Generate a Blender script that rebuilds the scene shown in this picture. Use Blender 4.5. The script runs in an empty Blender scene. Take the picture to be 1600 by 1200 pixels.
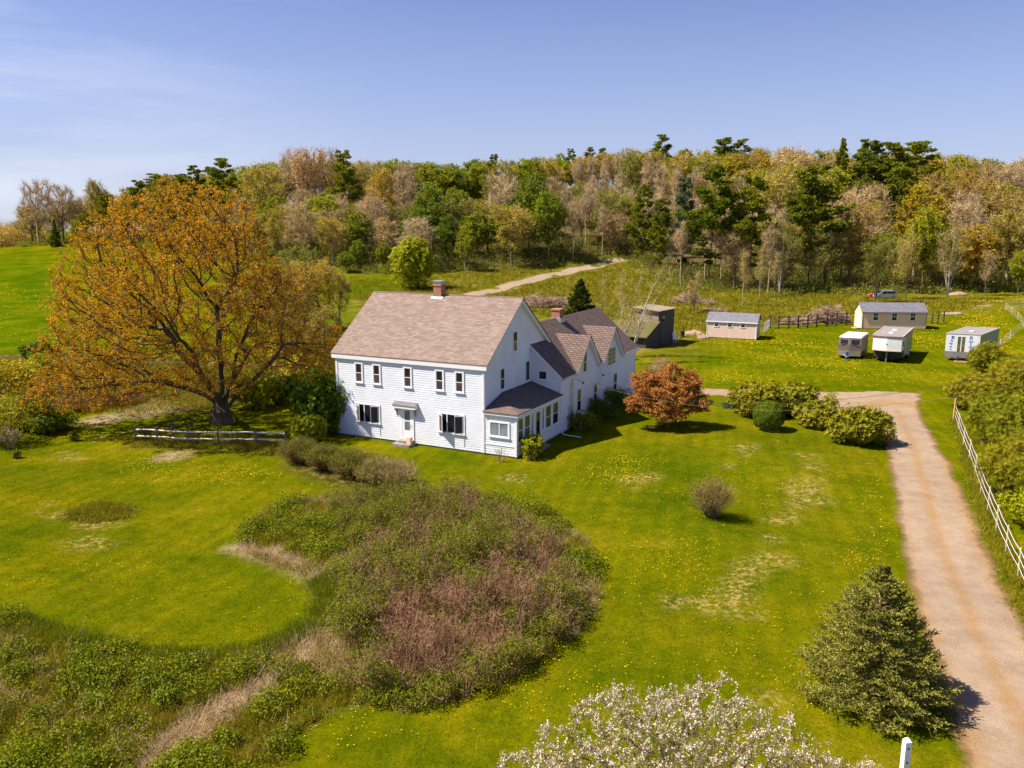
import bpy, bmesh, math, random
import numpy as np
from mathutils import Vector, Matrix

# ------------------------------------------------------------------ camera, sky, sun, exposure
SC = bpy.context.scene
F_PX, PITCH, CAM_H = 1257.0, math.radians(10.8), 14.2      # focal length in photo pixels (1600 wide), tilt, height
cam_d = bpy.data.cameras.new('camera'); cam = bpy.data.objects.new('camera', cam_d)
SC.collection.objects.link(cam); SC.camera = cam
cam_d.sensor_fit = 'HORIZONTAL'; cam_d.sensor_width = 36.0; cam_d.lens = 36.0 * F_PX / 1600.0
cam_d.clip_start = 0.5; cam_d.clip_end = 6000.0
cam.location = (0, 0, CAM_H); cam.rotation_euler = (math.pi / 2 - PITCH, 0, 0)

SUN_EL = math.radians(54.0)
SUN_TO = Vector((-0.998 * math.cos(SUN_EL), -0.066 * math.cos(SUN_EL), math.sin(SUN_EL)))   # towards the sun
W = bpy.data.worlds.new('World'); SC.world = W; W.use_nodes = True
wn, wl = W.node_tree.nodes, W.node_tree.links
wn.clear()
wout = wn.new('ShaderNodeOutputWorld'); wbg = wn.new('ShaderNodeBackground')
sky = wn.new('ShaderNodeTexSky'); sky.sky_type = 'NISHITA'; sky.sun_disc = False
sky.sun_elevation = SUN_EL; sky.sun_rotation = math.radians(-93.8)
sky.altitude = 0; sky.air_density = 1.0; sky.dust_density = 1.0; sky.ozone_density = 3.0
wbg.inputs['Strength'].default_value = 0.054
# thin high cloud: streaks of noise stretched along the horizon, only a few degrees up
tc = wn.new('ShaderNodeTexCoord'); mp = wn.new('ShaderNodeMapping')
mp.inputs['Scale'].default_value = (1.3, 1.3, 9.0); mp.inputs['Location'].default_value = (0.35, 0.0, 0.15)
cn = wn.new('ShaderNodeTexNoise'); cn.inputs['Scale'].default_value = 1.7; cn.inputs['Detail'].default_value = 5; cn.inputs['Roughness'].default_value = 0.55
cr = wn.new('ShaderNodeValToRGB'); cr.color_ramp.elements[0].position = 0.44; cr.color_ramp.elements[1].position = 0.78
sx = wn.new('ShaderNodeSeparateXYZ')
lm = wn.new('ShaderNodeMapRange'); lm.inputs['From Min'].default_value = -0.15; lm.inputs['From Max'].default_value = -0.62   # more cloud to the west
am = wn.new('ShaderNodeMath'); am.operation = 'MULTIPLY'
am2 = wn.new('ShaderNodeMath'); am2.operation = 'MULTIPLY_ADD'; am2.inputs[1].default_value = 0.75; am2.use_clamp = True
cm = wn.new('ShaderNodeMixRGB'); cm.inputs['Color2'].default_value = (7.6, 8.2, 9.6, 1)
tint = wn.new('ShaderNodeMixRGB'); tint.blend_type = 'MULTIPLY'; tint.inputs['Fac'].default_value = 1.0
tint.inputs['Color2'].default_value = (0.90, 0.90, 1.28, 1)
wl.new(tc.outputs['Generated'], mp.inputs['Vector']); wl.new(mp.outputs['Vector'], cn.inputs['Vector'])
wl.new(cn.outputs['Fac'], cr.inputs['Fac']); wl.new(tc.outputs['Generated'], sx.inputs['Vector'])
wl.new(sx.outputs['X'], lm.inputs['Value']); wl.new(lm.outputs['Result'], am.inputs[0]); wl.new(cr.outputs['Color'], am.inputs[1])
hz = wn.new('ShaderNodeMapRange'); hz.inputs['From Min'].default_value = 0.0; hz.inputs['From Max'].default_value = 0.32; hz.inputs['To Min'].default_value = 0.45; hz.inputs['To Max'].default_value = 0.0
wl.new(sx.outputs['Z'], hz.inputs['Value']); wl.new(hz.outputs['Result'], am2.inputs[2])
wl.new(am.outputs[0], am2.inputs[0]); wl.new(am2.outputs[0], cm.inputs['Fac'])
wl.new(sky.outputs['Color'], tint.inputs['Color1']); wl.new(tint.outputs['Color'], cm.inputs['Color1'])
wl.new(cm.outputs['Color'], wbg.inputs['Color']); wl.new(wbg.outputs['Background'], wout.inputs['Surface'])

sun_d = bpy.data.lights.new('sun', 'SUN'); sun = bpy.data.objects.new('sun', sun_d); SC.collection.objects.link(sun)
sun_d.energy = 4.9; sun_d.angle = math.radians(0.53); sun_d.color = (1.0, 0.915, 0.78)
sun.rotation_euler = SUN_TO.to_track_quat('Z', 'Y').to_euler(); sun.location = (-40, 0, 60)

vs = SC.view_settings
vs.view_transform = 'Standard'; vs.look = 'None'; vs.exposure = 1.0; vs.gamma = 1.0; vs.use_curve_mapping = False
SC.cycles.max_bounces = 8; SC.cycles.transparent_max_bounces = 8; SC.cycles.diffuse_bounces = 3

# ------------------------------------------------------------------ terrain and pixel-to-ground helpers
cp, sp = math.cos(PITCH), math.sin(PITCH)
def sstep(a, b, x):
    t = np.clip((np.asarray(x, float) - a) / (b - a), 0, 1); return t * t * (3 - 2 * t)
HP0 = np.array([-1.777, 50.178]); HU = np.array([0.894, -0.449]); HV = np.array([0.449, 0.894])
def gz(x, y):
    x = np.asarray(x, float); y = np.asarray(y, float)
    t = np.clip((y - 110) / 150, 0, 1)
    z = 6.5 * t ** 1.5
    z = z + 26 * sstep(165, 370, y) * sstep(-215, -25, x)
    # gentle swells, none under the buildings
    flat = sstep(10, 24, np.hypot(x + 4, y - 60)) * (1 - 0.85 * sstep(14, 4, np.hypot(x - 44, (y - 100) * 0.6)))
    w = 0.16 * np.sin(x * 0.21 + 1.3) * np.cos(y * 0.17) + 0.10 * np.sin(x * 0.37 + y * 0.29) + 0.05 * np.sin(x * 0.9 + 2) * np.sin(y * 0.8)
    return z + w * flat * sstep(14, 24, y)
def ray(px, py):
    dx = (px - 800) / F_PX; dy = (600 - py) / F_PX
    return np.array([dx, cp + dy * sp, -sp + dy * cp])
def G(px, py):
    """the point of the ground that the photograph shows at this pixel"""
    r = ray(px, py); t0, t = 8.0, 8.0
    for _ in range(900):
        t0 = t; t *= 1.006
        if CAM_H + r[2] * t < float(gz(r[0] * t, r[1] * t)): break
    a, b = t0, t
    for _ in range(22):
        m = 0.5 * (a + b)
        if CAM_H + r[2] * m < float(gz(r[0] * m, r[1] * m)): b = m
        else: a = m
    return np.array([r[0] * b, r[1] * b, float(gz(r[0] * b, r[1] * b))])
def at_dist(px, d):
    """ground point at forward distance d in the photograph's column px"""
    z = 0.0; x = 0.0
    for _ in range(4):
        x = (px - 800) / F_PX * (d * cp + (CAM_H - z) * sp); z = float(gz(x, d))
    return np.array([x, d, z])
def proj(P):
    x, y, z = P[0], P[1], P[2] - CAM_H
    dd = y * cp - z * sp
    return 800 + F_PX * x / dd, 600 - F_PX * (y * sp + z * cp) / dd
def height_for(P, ytop):
    """height of a thing standing at P whose top is at photo row ytop"""
    dy = (600 - ytop) / F_PX
    t = P[1] / (cp + dy * sp)
    return CAM_H + t * (-sp + dy * cp) - P[2]
def wpoly(pts): return np.array([G(*p)[:2] for p in pts])
def sdf(poly, P):
    """signed distance (positive inside) of points P (N,2) to a polygon"""
    n = len(poly); d = np.full(len(P), 1e9); ins = np.zeros(len(P), bool)
    for i in range(n):
        a, b = poly[i], poly[(i + 1) % n]; e = b - a
        t = np.clip(((P - a) @ e) / max(e @ e, 1e-9), 0, 1)
        q = P - (a + t[:, None] * e); d = np.minimum(d, np.hypot(q[:, 0], q[:, 1]))
        c = ((a[1] > P[:, 1]) != (b[1] > P[:, 1]))
        with np.errstate(divide='ignore', invalid='ignore'):
            xi = (b[0] - a[0]) * (P[:, 1] - a[1]) / (b[1] - a[1]) + a[0]
        ins ^= c & (P[:, 0] < xi)
    return np.where(ins, d, -d)

# ------------------------------------------------------------------ object helpers
COL = SC.collection
def tag(o, label=None, cat=None, group=None, kind=None):
    if label: o['label'] = label
    if cat: o['category'] = cat
    if group: o['group'] = group
    if kind: o['kind'] = kind
    return o
def empty(name, loc, rz=0.0, scale=None):
    o = bpy.data.objects.new(name, None); COL.objects.link(o)
    o.location = loc; o.rotation_euler = (0, 0, rz); o.empty_display_size = 0.3
    if scale: o.scale = scale
    return o
def link_mesh(name, me, mats, parent=None, smooth=False):
    for m in (mats if isinstance(mats, (list, tuple)) else [mats]): me.materials.append(m)
    if smooth: me.shade_smooth()
    o = bpy.data.objects.new(name, me); COL.objects.link(o)
    if parent: o.parent = parent
    return o
def np_mesh(name, V, Fq=None, Ft=None, mq=None, mt=None, uv=True):
    """mesh from arrays: quads Fq (N,4) and/or triangles Ft (M,3); mq, mt material indices"""
    V = np.asarray(V, np.float32); me = bpy.data.meshes.new(name)
    Fq = np.zeros((0, 4), np.int32) if Fq is None else np.asarray(Fq, np.int32).reshape(-1, 4)
    Ft = np.zeros((0, 3), np.int32) if Ft is None else np.asarray(Ft, np.int32).reshape(-1, 3)
    nq, nt = len(Fq), len(Ft)
    me.vertices.add(len(V)); me.vertices.foreach_set('co', V.ravel())
    me.loops.add(nq * 4 + nt * 3); me.loops.foreach_set('vertex_index', np.concatenate([Fq.ravel(), Ft.ravel()]))
    me.polygons.add(nq + nt)
    ls = np.concatenate([np.arange(nq) * 4, nq * 4 + np.arange(nt) * 3]).astype(np.int32)
    me.polygons.foreach_set('loop_start', ls)
    mi = np.zeros(nq + nt, np.int32)
    if mq is not None: mi[:nq] = mq
    if mt is not None: mi[nq:] = mt
    me.polygons.foreach_set('material_index', mi)
    me.update(calc_edges=True); me.validate()
    return me
class MB:
    """collects flat-sided shapes, then builds them as ONE mesh object with metre UVs along each face"""
    def __init__(s): s.v = []; s.f = []; s.m = []
    def poly(s, pts, m=0):
        k = len(s.v); s.v += [tuple(p) for p in pts]; s.f.append(tuple(range(k, k + len(pts)))); s.m.append(m)
    def solid(s, A, B, m=0):
        """closed prism between outlines A and B (same count)"""
        n = len(A); s.poly(A[::-1], m); s.poly(B, m)
        for i in range(n):
            j = (i + 1) % n; s.poly([A[i], A[j], B[j], B[i]], m)
    def box(s, x0, x1, y0, y1, z0, z1, m=0):
        s.solid([(x0, y0, z0), (x1, y0, z0), (x1, y1, z0), (x0, y1, z0)], [(x0, y0, z1), (x1, y0, z1), (x1, y1, z1), (x0, y1, z1)], m)
    def slab(s, pts, th, m=0):
        """roof plane given by its top outline, th thick measured straight down"""
        s.solid([(p[0], p[1], p[2] - th) for p in pts], pts, m)
    def bar(s, a, b, r, n=6, r2=None, m=0):
        a, b = Vector(a), Vector(b); d = (b - a).normalized()
        u = d.orthogonal().normalized(); w = d.cross(u); r2 = r if r2 is None else r2
        A = [a + (u * math.cos(t) + w * math.sin(t)) * r for t in [2 * math.pi * i / n for i in range(n)]]
        B = [b + (u * math.cos(t) + w * math.sin(t)) * r2 for t in [2 * math.pi * i / n for i in range(n)]]
        s.solid(A, B, m)
    def beam(s, a, b, w, h, m=0):
        """square-section member from a to b"""
        a, b = Vector(a), Vector(b); d = (b - a).normalized()
        u = d.cross(Vector((0, 0, 1)));  u = Vector((1, 0, 0)) if u.length < 1e-4 else u.normalized()
        q = u.cross(d).normalized()
        c = [(-w / 2, -h / 2), (w / 2, -h / 2), (w / 2, h / 2), (-w / 2, h / 2)]
        s.solid([a + u * i + q * j for i, j in c], [b + u * i + q * j for i, j in c], m)
    def build(s, name, mats, parent=None, bevel=0.0, smooth=False):
        me = bpy.data.meshes.new(name); me.from_pydata(s.v, [], s.f); me.update()
        bm = bmesh.new(); bm.from_mesh(me); bmesh.ops.recalc_face_normals(bm, faces=bm.faces)
        uvl = bm.loops.layers.uv.new('UVMap')
        for f in bm.faces:
            n = f.normal
            t = Vector((0, 0, 1)).cross(n)
            if t.length < 1e-3: t = Vector((1, 0, 0))
            t.normalize(); b = n.cross(t)
            for l in f.loops: l[uvl].uv = (l.vert.co.dot(t), l.vert.co.dot(b))
        bm.to_mesh(me); bm.free()
        me.polygons.foreach_set('material_index', s.m)
        o = link_mesh(name, me, mats, parent, smooth)
        if bevel:
            bpy_mod = o.modifiers.new('bevel', 'BEVEL'); bpy_mod.width = bevel; bpy_mod.segments = 2; bpy_mod.limit_method = 'ANGLE'
        return o

# ------------------------------------------------------------------ materials
def NT(name):
    m = bpy.data.materials.new(name); m.use_nodes = True
    n, l = m.node_tree.nodes, m.node_tree.links
    b = n['Principled BSDF']
    return m, n, l, b
def node(n, t, **kw):
    x = n.new(t)
    for k, v in kw.items():
        if k in x.inputs: x.inputs[k].default_value = v
        else: setattr(x, k, v)
    return x
def ramp(n, stops):
    r = n.new('ShaderNodeValToRGB'); e = r.color_ramp.elements
    while len(e) < len(stops): e.new(0.5)
    for q, (p, c) in zip(e, stops): q.position = p; q.color = (c[0], c[1], c[2], 1)
    return r
def noise(n, l, vec, scale, detail=3, rough=0.55):
    x = node(n, 'ShaderNodeTexNoise', Scale=scale, Detail=detail, Roughness=rough)
    if vec is not None: l.new(vec, x.inputs['Vector'])
    return x.outputs['Fac']
def mix(n, l, fac, a, b, mode='MIX'):
    x = n.new('ShaderNodeMixRGB'); x.blend_type = mode
    for s, v in (('Fac', fac), ('Color1', a), ('Color2', b)):
        if hasattr(v, 'is_linked') or hasattr(v, 'links'): l.new(v, x.inputs[s])
        elif s == 'Fac': x.inputs[s].default_value = v
        else: x.inputs[s].default_value = (v[0], v[1], v[2], 1)
    return x.outputs['Color']
def math_(n, l, op, a, b=None, clamp=False):
    x = n.new('ShaderNodeMath'); x.operation = op; x.use_clamp = clamp
    for i, v in enumerate((a, b)):
        if v is None: continue
        if hasattr(v, 'links'): l.new(v, x.inputs[i])
        else: x.inputs[i].default_value = v
    return x.outputs[0]
def maprange(n, l, v, a, b, c=0.0, d=1.0):
    x = node(n, 'ShaderNodeMapRange'); l.new(v, x.inputs['Value'])
    for k, q in zip(('From Min', 'From Max', 'To Min', 'To Max'), (a, b, c, d)): x.inputs[k].default_value = q
    return x.outputs['Result']
def plain(name, col, rough=0.7, var=0.12, scale=3.0, metal=0.0, bump=0.0, bscale=30.0, spec=0.4):
    """painted or natural surface with a little wear in its colour"""
    m, n, l, b = NT(name)
    t = n.new('ShaderNodeTexCoord').outputs['Object']
    f = noise(n, l, t, scale, 5)
    lo = [c * (1 - var) for c in col]; hi = [min(1, c * (1 + var)) for c in col]
    r = ramp(n, [(0.3, lo), (0.7, hi)]); l.new(f, r.inputs['Fac'])
    l.new(r.outputs['Color'], b.inputs['Base Color'])
    b.inputs['Roughness'].default_value = rough; b.inputs['Metallic'].default_value = metal
    b.inputs['Specular IOR Level'].default_value = spec
    if bump:
        bp = node(n, 'ShaderNodeBump', Strength=bump, Distance=0.02)
        l.new(noise(n, l, t, bscale, 4), bp.inputs['Height']); l.new(bp.outputs['Normal'], b.inputs['Normal'])
    return m
def leafmat(name, col, col2, trans=0.35, rnd=0.25, hue=0.02, scale=0.6):
    """foliage: two tones in clumps, some light through the leaf, each plant a little different"""
    if col[1] > 3 * col[2] and name not in ('maple_flowers', 'red_maple_leaves', 'spruce_needles'):   # spring foliage is yellow rather than blue-green
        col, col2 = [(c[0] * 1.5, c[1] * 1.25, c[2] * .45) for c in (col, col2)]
    m, n, l, b = NT(name)
    n.remove(b); out = n['Material Output']
    t = n.new('ShaderNodeTexCoord').outputs['Object']
    g = n.new('ShaderNodeNewGeometry'); oi = n.new('ShaderNodeObjectInfo')
    f = noise(n, l, t, scale, 4)
    f2 = math_(n, l, 'ADD', math_(n, l, 'MULTIPLY', f, 0.9), math_(n, l, 'MULTIPLY', g.outputs['Random Per Island'], 0.55))
    r = ramp(n, [(0.42, col), (0.92, col2)]); l.new(f2, r.inputs['Fac'])
    hs = node(n, 'ShaderNodeHueSaturation')
    l.new(maprange(n, l, oi.outputs['Random'], 0, 1, 0.5 - hue, 0.5 + hue), hs.inputs['Hue'])
    l.new(maprange(n, l, oi.outputs['Random'], 0, 1, 1 + rnd, 1 - rnd), hs.inputs['Value'])
    l.new(r.outputs['Color'], hs.inputs['Color'])
    d = n.new('ShaderNodeBsdfDiffuse'); tr = n.new('ShaderNodeBsdfTranslucent'); mx = n.new('ShaderNodeMixShader')
    gl = node(n, 'ShaderNodeBsdfGlossy', Roughness=0.6); gl.inputs['Color'].default_value = (0.9, 0.9, 0.9, 1); mg = n.new('ShaderNodeMixShader'); mg.inputs['Fac'].default_value = 0.008
    l.new(hs.outputs['Color'], d.inputs['Color']); l.new(hs.outputs['Color'], tr.inputs['Color']); mx.inputs['Fac'].default_value = trans
    l.new(d.outputs[0], mx.inputs[1]); l.new(tr.outputs[0], mx.inputs[2])
    l.new(mx.outputs[0], mg.inputs[1]); l.new(gl.outputs[0], mg.inputs[2]); l.new(mg.outputs[0], out.inputs['Surface'])
    return m
M = {}
M['bark'] = plain('bark', (0.17, 0.12, 0.07), 0.95, 0.45, 2.5, spec=0.05, bump=0.6, bscale=14)
M['bark_dark'] = plain('bark_dark', (0.085, 0.064, 0.046), 0.95, 0.5, 1.5, spec=0.05, bump=0.8, bscale=9)
M['bark_pale'] = plain('bark_pale', (0.45, 0.34, 0.22), 0.95, 0.35, 1.8, spec=0.05)
M['twig'] = plain('twig', (0.44, 0.31, 0.15), 0.95, 0.35, 0.5, spec=0.03)
M['twig_pale'] = plain('twig_pale', (0.52, 0.39, 0.235), 0.95, 0.3, 0.5, spec=0.03)
M['twig_red'] = plain('twig_red', (0.30, 0.165, 0.095), 0.95, 0.55, 1.4, spec=0.03)
M['dead_wood'] = plain('dead_wood', (0.38, 0.255, 0.175), 0.95, 0.4, 1.5, spec=0.05)
M['birch'] = plain('birch_bark', (0.50, 0.42, 0.33), 0.8, 0.4, 3.5)
M['needle'] = leafmat('pine_needles', (0.0582, 0.0874, 0.0090), (0.1512, 0.1960, 0.0179), 0.3, 0.22, 0.012, 0.25)
M['needle_blue'] = leafmat('blue_needles', (0.040, 0.075, 0.030), (0.085, 0.13, 0.050), 0.2, 0.2, 0.015, 0.25)
M['fir'] = leafmat('fir_needles', (0.022, 0.045, 0.008), (0.060, 0.092, 0.014), 0.2, 0.15, 0.01, 0.6)
M['spruce'] = leafmat('spruce_needles', (0.066, 0.076, 0.010), (0.34, 0.32, 0.055), 0.2, 0.05, 0.0, 1.3)
M['lime'] = leafmat('lime_leaves', (0.1020, 0.1500, 0.0096), (0.2220, 0.2820, 0.0168), 0.45, 0.25, 0.015, 0.4)
M['green'] = leafmat('green_leaves', (0.0720, 0.1320, 0.0096), (0.1500, 0.2340, 0.0168), 0.45, 0.22, 0.015, 0.4)
M['yellow'] = leafmat('yellow_green_leaves', (0.1725, 0.1667, 0.0115), (0.3105, 0.2702, 0.0207), 0.45, 0.2, 0.015, 0.4)
M['orange'] = leafmat('orange_bud_leaves', (0.150, 0.135, 0.012), (0.270, 0.225, 0.028), 0.4, 0.2, 0.012, 0.4)
M['tan'] = leafmat('tan_buds', (0.3510, 0.2470, 0.0975), (0.5980, 0.4290, 0.1690), 0.3, 0.22, 0.015, 0.4)
M['olive'] = leafmat('olive_buds', (0.1690, 0.1820, 0.0234), (0.3250, 0.3250, 0.0455), 0.35, 0.22, 0.015, 0.4)
M['maple'] = leafmat('maple_flowers', (0.29, 0.180, 0.005), (0.66, 0.325, 0.010), 0.42, 0.0, 0.0, 0.35)
M['jmaple'] = leafmat('red_maple_leaves', (0.25, 0.088, 0.018), (0.54, 0.245, 0.055), 0.35, 0.0, 0.0, 1.2)
M['rhodo'] = leafmat('rhododendron_leaves', (0.042, 0.062, 0.004), (0.215, 0.225, 0.026), 0.25, 0.1, 0.01, 1.5)
M['juniper'] = leafmat('juniper_sprays', (0.075, 0.100, 0.006), (0.210, 0.225, 0.018), 0.3, 0.15, 0.015, 0.8)
M['deepgreen'] = leafmat('deep_green_leaves', (0.040, 0.085, 0.008), (0.110, 0.180, 0.016), 0.3, 0.12, 0.012, 1.2)
M['bright'] = leafmat('fresh_leaves', (0.12, 0.17, 0.008), (0.26, 0.30, 0.014), 0.4, 0.05, 0.0, 1.5)
M['herb'] = leafmat('herb_leaves', (0.042, 0.078, 0.003), (0.155, 0.205, 0.012), 0.35, 0.0, 0.0, 0.7)
M['blade'] = leafmat('grass_blades', (0.080, 0.098, 0.004), (0.230, 0.215, 0.030), 0.35, 0.0, 0.0, 0.9)
M['straw'] = leafmat('dead_grass', (0.34, 0.23, 0.11), (0.64, 0.47, 0.27), 0.3, 0.0, 0.0, 1.0)
M['blossom'] = leafmat('blossom_petals', (0.62, 0.42, 0.36), (0.86, 0.72, 0.66), 0.3, 0.0, 0.0, 2.0)
M['pink'] = leafmat('pink_petals', (0.62, 0.10, 0.20), (0.75, 0.22, 0.32), 0.3, 0.0, 0.0, 2.0)
M['yellowflower'] = plain('dandelion_yellow', (0.78, 0.48, 0.004), 0.7, 0.1)
M['redflower'] = plain('tulip_red', (0.75, 0.03, 0.01), 0.6, 0.1)
M['white'] = plain('white_paint', (0.735, 0.76, 0.81), 0.55, 0.07, 0.8)
M['trim'] = plain('white_trim', (0.79, 0.79, 0.81), 0.5, 0.04, 2.0)
M['metal'] = plain('galvanized_metal', (0.50, 0.51, 0.52), 0.4, 0.1, 4.0, 0.6)
M['black'] = plain('black_rubber', (0.02, 0.02, 0.022), 0.7, 0.2)
M['dark_rail'] = plain('dark_rail', (0.035, 0.030, 0.030), 0.7, 0.3)
M['postwood'] = plain('weathered_post', (0.16, 0.13, 0.09), 0.9, 0.35, 4.0, bump=0.5)
M['newwood'] = plain('new_timber', (0.50, 0.30, 0.12), 0.8, 0.2, 4.0)
M['birchrail'] = plain('pale_rail', (0.60, 0.53, 0.46), 0.8, 0.35, 2.2)
M['stone'] = plain('stone', (0.25, 0.21, 0.18), 0.9, 0.35, 3.0, bump=0.8, bscale=6)
M['soil'] = plain('soil_heap', (0.28, 0.195, 0.125), 0.95, 0.3, 1.5, bump=0.8, bscale=8)

def glass(name, base, rough=0.06, f=0.5):
    m, n, l, b = NT(name)
    t = n.new('ShaderNodeTexCoord').outputs['Object']
    r = ramp(n, [(0.3, [c * 0.6 for c in base]), (0.7, [c * 1.3 for c in base])]); l.new(noise(n, l, t, 1.6, 2), r.inputs['Fac'])
    l.new(r.outputs['Color'], b.inputs['Base Color']); b.inputs['Roughness'].default_value = rough
    b.inputs['IOR'].default_value = 1.5; b.inputs['Specular IOR Level'].default_value = f
    bp = node(n, 'ShaderNodeBump', Strength=0.06, Distance=0.02); l.new(noise(n, l, t, 2.5, 1), bp.inputs['Height']); l.new(bp.outputs['Normal'], b.inputs['Normal'])
    return m
M['glass'] = glass('window_glass', (0.016, 0.015, 0.018))
M['screen'] = glass('screened_glass', (0.075, 0.045, 0.045), 0.5, 0.3)
M['glass_green'] = glass('olive_reflection_glass', (0.13, 0.13, 0.045), 0.25)  # olive base colour paints in the trees reflected by the panes
M['glass_lace'] = glass('lace_glass', (0.20, 0.23, 0.25), 0.25)

def roofmat(name, c1, c2, gap, bw=0.32, rh=0.14, line=0.02, stain=None):
    m, n, l, b = NT(name)
    uv = n.new('ShaderNodeUVMap').outputs['UV']; t = n.new('ShaderNodeTexCoord').outputs['Object']
    br = node(n, 'ShaderNodeTexBrick', Scale=1.0); l.new(uv, br.inputs['Vector'])
    br.inputs['Brick Width'].default_value = bw; br.inputs['Row Height'].default_value = rh; br.inputs['Mortar Size'].default_value = line
    br.inputs['Color1'].default_value = (*c1, 1); br.inputs['Color2'].default_value = (*c2, 1); br.inputs['Mortar'].default_value = (*gap, 1)
    br.inputs['Mortar Smooth'].default_value = 0.4; br.inputs['Bias'].default_value = -0.1
    mpn = node(n, 'ShaderNodeMapping'); mpn.inputs['Scale'].default_value = (0.35, 1.6, 1); l.new(uv, mpn.inputs['Vector'])
    v = ramp(n, [(0.3, (0.80, 0.80, 0.80)), (0.7, (1.16, 1.16, 1.16))]); l.new(noise(n, l, mpn.outputs['Vector'], 2.2, 6, 0.7), v.inputs['Fac'])
    c = mix(n, l, 1.0, br.outputs['Color'], v.outputs['Color'], 'MULTIPLY')
    if stain:
        s = maprange(n, l, noise(n, l, t, 0.55, 5, 0.65), 0.48, 0.62); c = mix(n, l, s, c, stain)
    l.new(c, b.inputs['Base Color']); b.inputs['Roughness'].default_value = 0.9; b.inputs['Specular IOR Level'].default_value = 0.25
    bp = node(n, 'ShaderNodeBump', Strength=0.5, Distance=0.01); l.new(br.outputs['Fac'], bp.inputs['Height']); bp.invert = True
    l.new(bp.outputs['Normal'], b.inputs['Normal'])
    return m
M['roof'] = roofmat('asphalt_shingles', (0.200, 0.142, 0.118), (0.285, 0.210, 0.175), (0.145, 0.10, 0.082), 0.34, 0.15, 0.012)
M['roof_ell'] = roofmat('old_shingles', (0.165, 0.112, 0.095), (0.225, 0.155, 0.13), (0.055, 0.036, 0.032), 0.45, 0.19, 0.035)
M['roof_dark'] = roofmat('dark_shingles', (0.13, 0.09, 0.075), (0.18, 0.13, 0.11), (0.08, 0.055, 0.045), 0.34, 0.15, 0.012)
M['roof_shed'] = roofmat('grey_shingles', (0.15, 0.145, 0.17), (0.21, 0.205, 0.23), (0.10, 0.10, 0.12), 0.34, 0.15, 0.012)
M['roof_moss'] = roofmat('mossy_shingles', (0.11, 0.095, 0.035), (0.16, 0.13, 0.05), (0.06, 0.05, 0.02), 0.3, 0.2, 0.02, (0.08, 0.08, 0.018))
M['brick'] = roofmat('red_brick', (0.34, 0.105, 0.055), (0.44, 0.16, 0.085), (0.40, 0.30, 0.24), 0.22, 0.08, 0.012)
def plank(name, c, pitch=0.2, dark=0.5, var=0.1):
    """vertical boarding: grooves every pitch metres across the face"""
    m, n, l, b = NT(name)
    uv = n.new('ShaderNodeUVMap').outputs['UV']; s = n.new('ShaderNodeSeparateXYZ'); l.new(uv, s.inputs[0])
    fr = math_(n, l, 'FRACT', math_(n, l, 'DIVIDE', s.outputs['X'], pitch))
    g = math_(n, l, 'GREATER_THAN', fr, 0.86)
    mpn = node(n, 'ShaderNodeMapping'); mpn.inputs['Scale'].default_value = (6, 0.5, 1); l.new(uv, mpn.inputs['Vector'])
    r = ramp(n, [(0.3, [q * (1 - var) for q in c]), (0.7, [q * (1 + var) for q in c])]); l.new(noise(n, l, mpn.outputs['Vector'], 1.0, 5), r.inputs['Fac'])
    l.new(mix(n, l, g, r.outputs['Color'], [q * dark for q in c]), b.inputs['Base Color']); b.inputs['Roughness'].default_value = 0.8
    return m
M['siding_pink'] = plank('beige_pink_boarding', (0.72, 0.52, 0.43), 0.2, 0.68)
M['siding_tan'] = plank('tan_boarding', (0.80, 0.54, 0.34), 0.2, 0.78)
M['barnwood'] = plank('weathered_boards', (0.055, 0.050, 0.042), 0.22, 0.4, 0.5)
M['barnshingle'] = roofmat('weathered_shingles', (0.26, 0.20, 0.15), (0.36, 0.28, 0.21), (0.16, 0.12, 0.09), 0.3, 0.18, 0.015)
# ------------------------------------------------------------------ ground
def axis(lo, a, b, hi, fine, k=1.12):
    c = list(np.arange(a, b, fine)); s = fine; x = b
    while x < hi: c.append(x); s *= k; x += s
    c.append(hi); s = fine; x = a - fine; L = []
    while x > lo: L.append(x); s *= k; x -= s
    L.append(lo); return np.array(L[::-1] + c)
gx = axis(-2500, -62, 70, 2500, 0.42); gy = axis(-300, 12, 125, 4500, 0.42, 1.09)
GX, GY = np.meshgrid(gx, gy); P2 = np.stack([GX.ravel(), GY.ravel()], 1)
GZ = gz(P2[:, 0], P2[:, 1])
nx, ny = len(gx), len(gy)
I = np.arange(nx * ny).reshape(ny, nx)
Fq = np.stack([I[:-1, :-1], I[:-1, 1:], I[1:, 1:], I[1:, :-1]], -1).reshape(-1, 4)
me = np_mesh('ground', np.column_stack([P2, GZ]), Fq)
# what grows or lies where (kinds of ground cover, not light)
ROUGH = [  # unmown or weedy outlines, traced as places on the ground
    [(-300, 930), (0, 962), (60, 985), (120, 1005), (200, 1022), (300, 1030), (400, 1020), (470, 992), (515, 955), (522, 925), (500, 905), (440, 888), (385, 862), (372, 850), (392, 815), (430, 785), (520, 770), (640, 765), (760, 770), (860, 800), (915, 850), (932, 930), (900, 985), (820, 1035), (700, 1085), (600, 1100), (540, 1095), (470, 1135), (430, 1180), (405, 1260), (200, 1500), (-500, 1400)],
    [(430, 690), (480, 700), (560, 700), (640, 725), (655, 755), (600, 768), (520, 760), (450, 735)],
    [(105, 800), (150, 786), (205, 792), (200, 810), (140, 818), (105, 812)],
    [(-300, 600), (0, 596), (120, 640), (240, 652), (330, 640), (520, 600), (540, 560), (300, 560), (-300, 540)],
    [(205, 700), (330, 700), (450, 712), (440, 690), (330, 682), (210, 685)],
]
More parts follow.
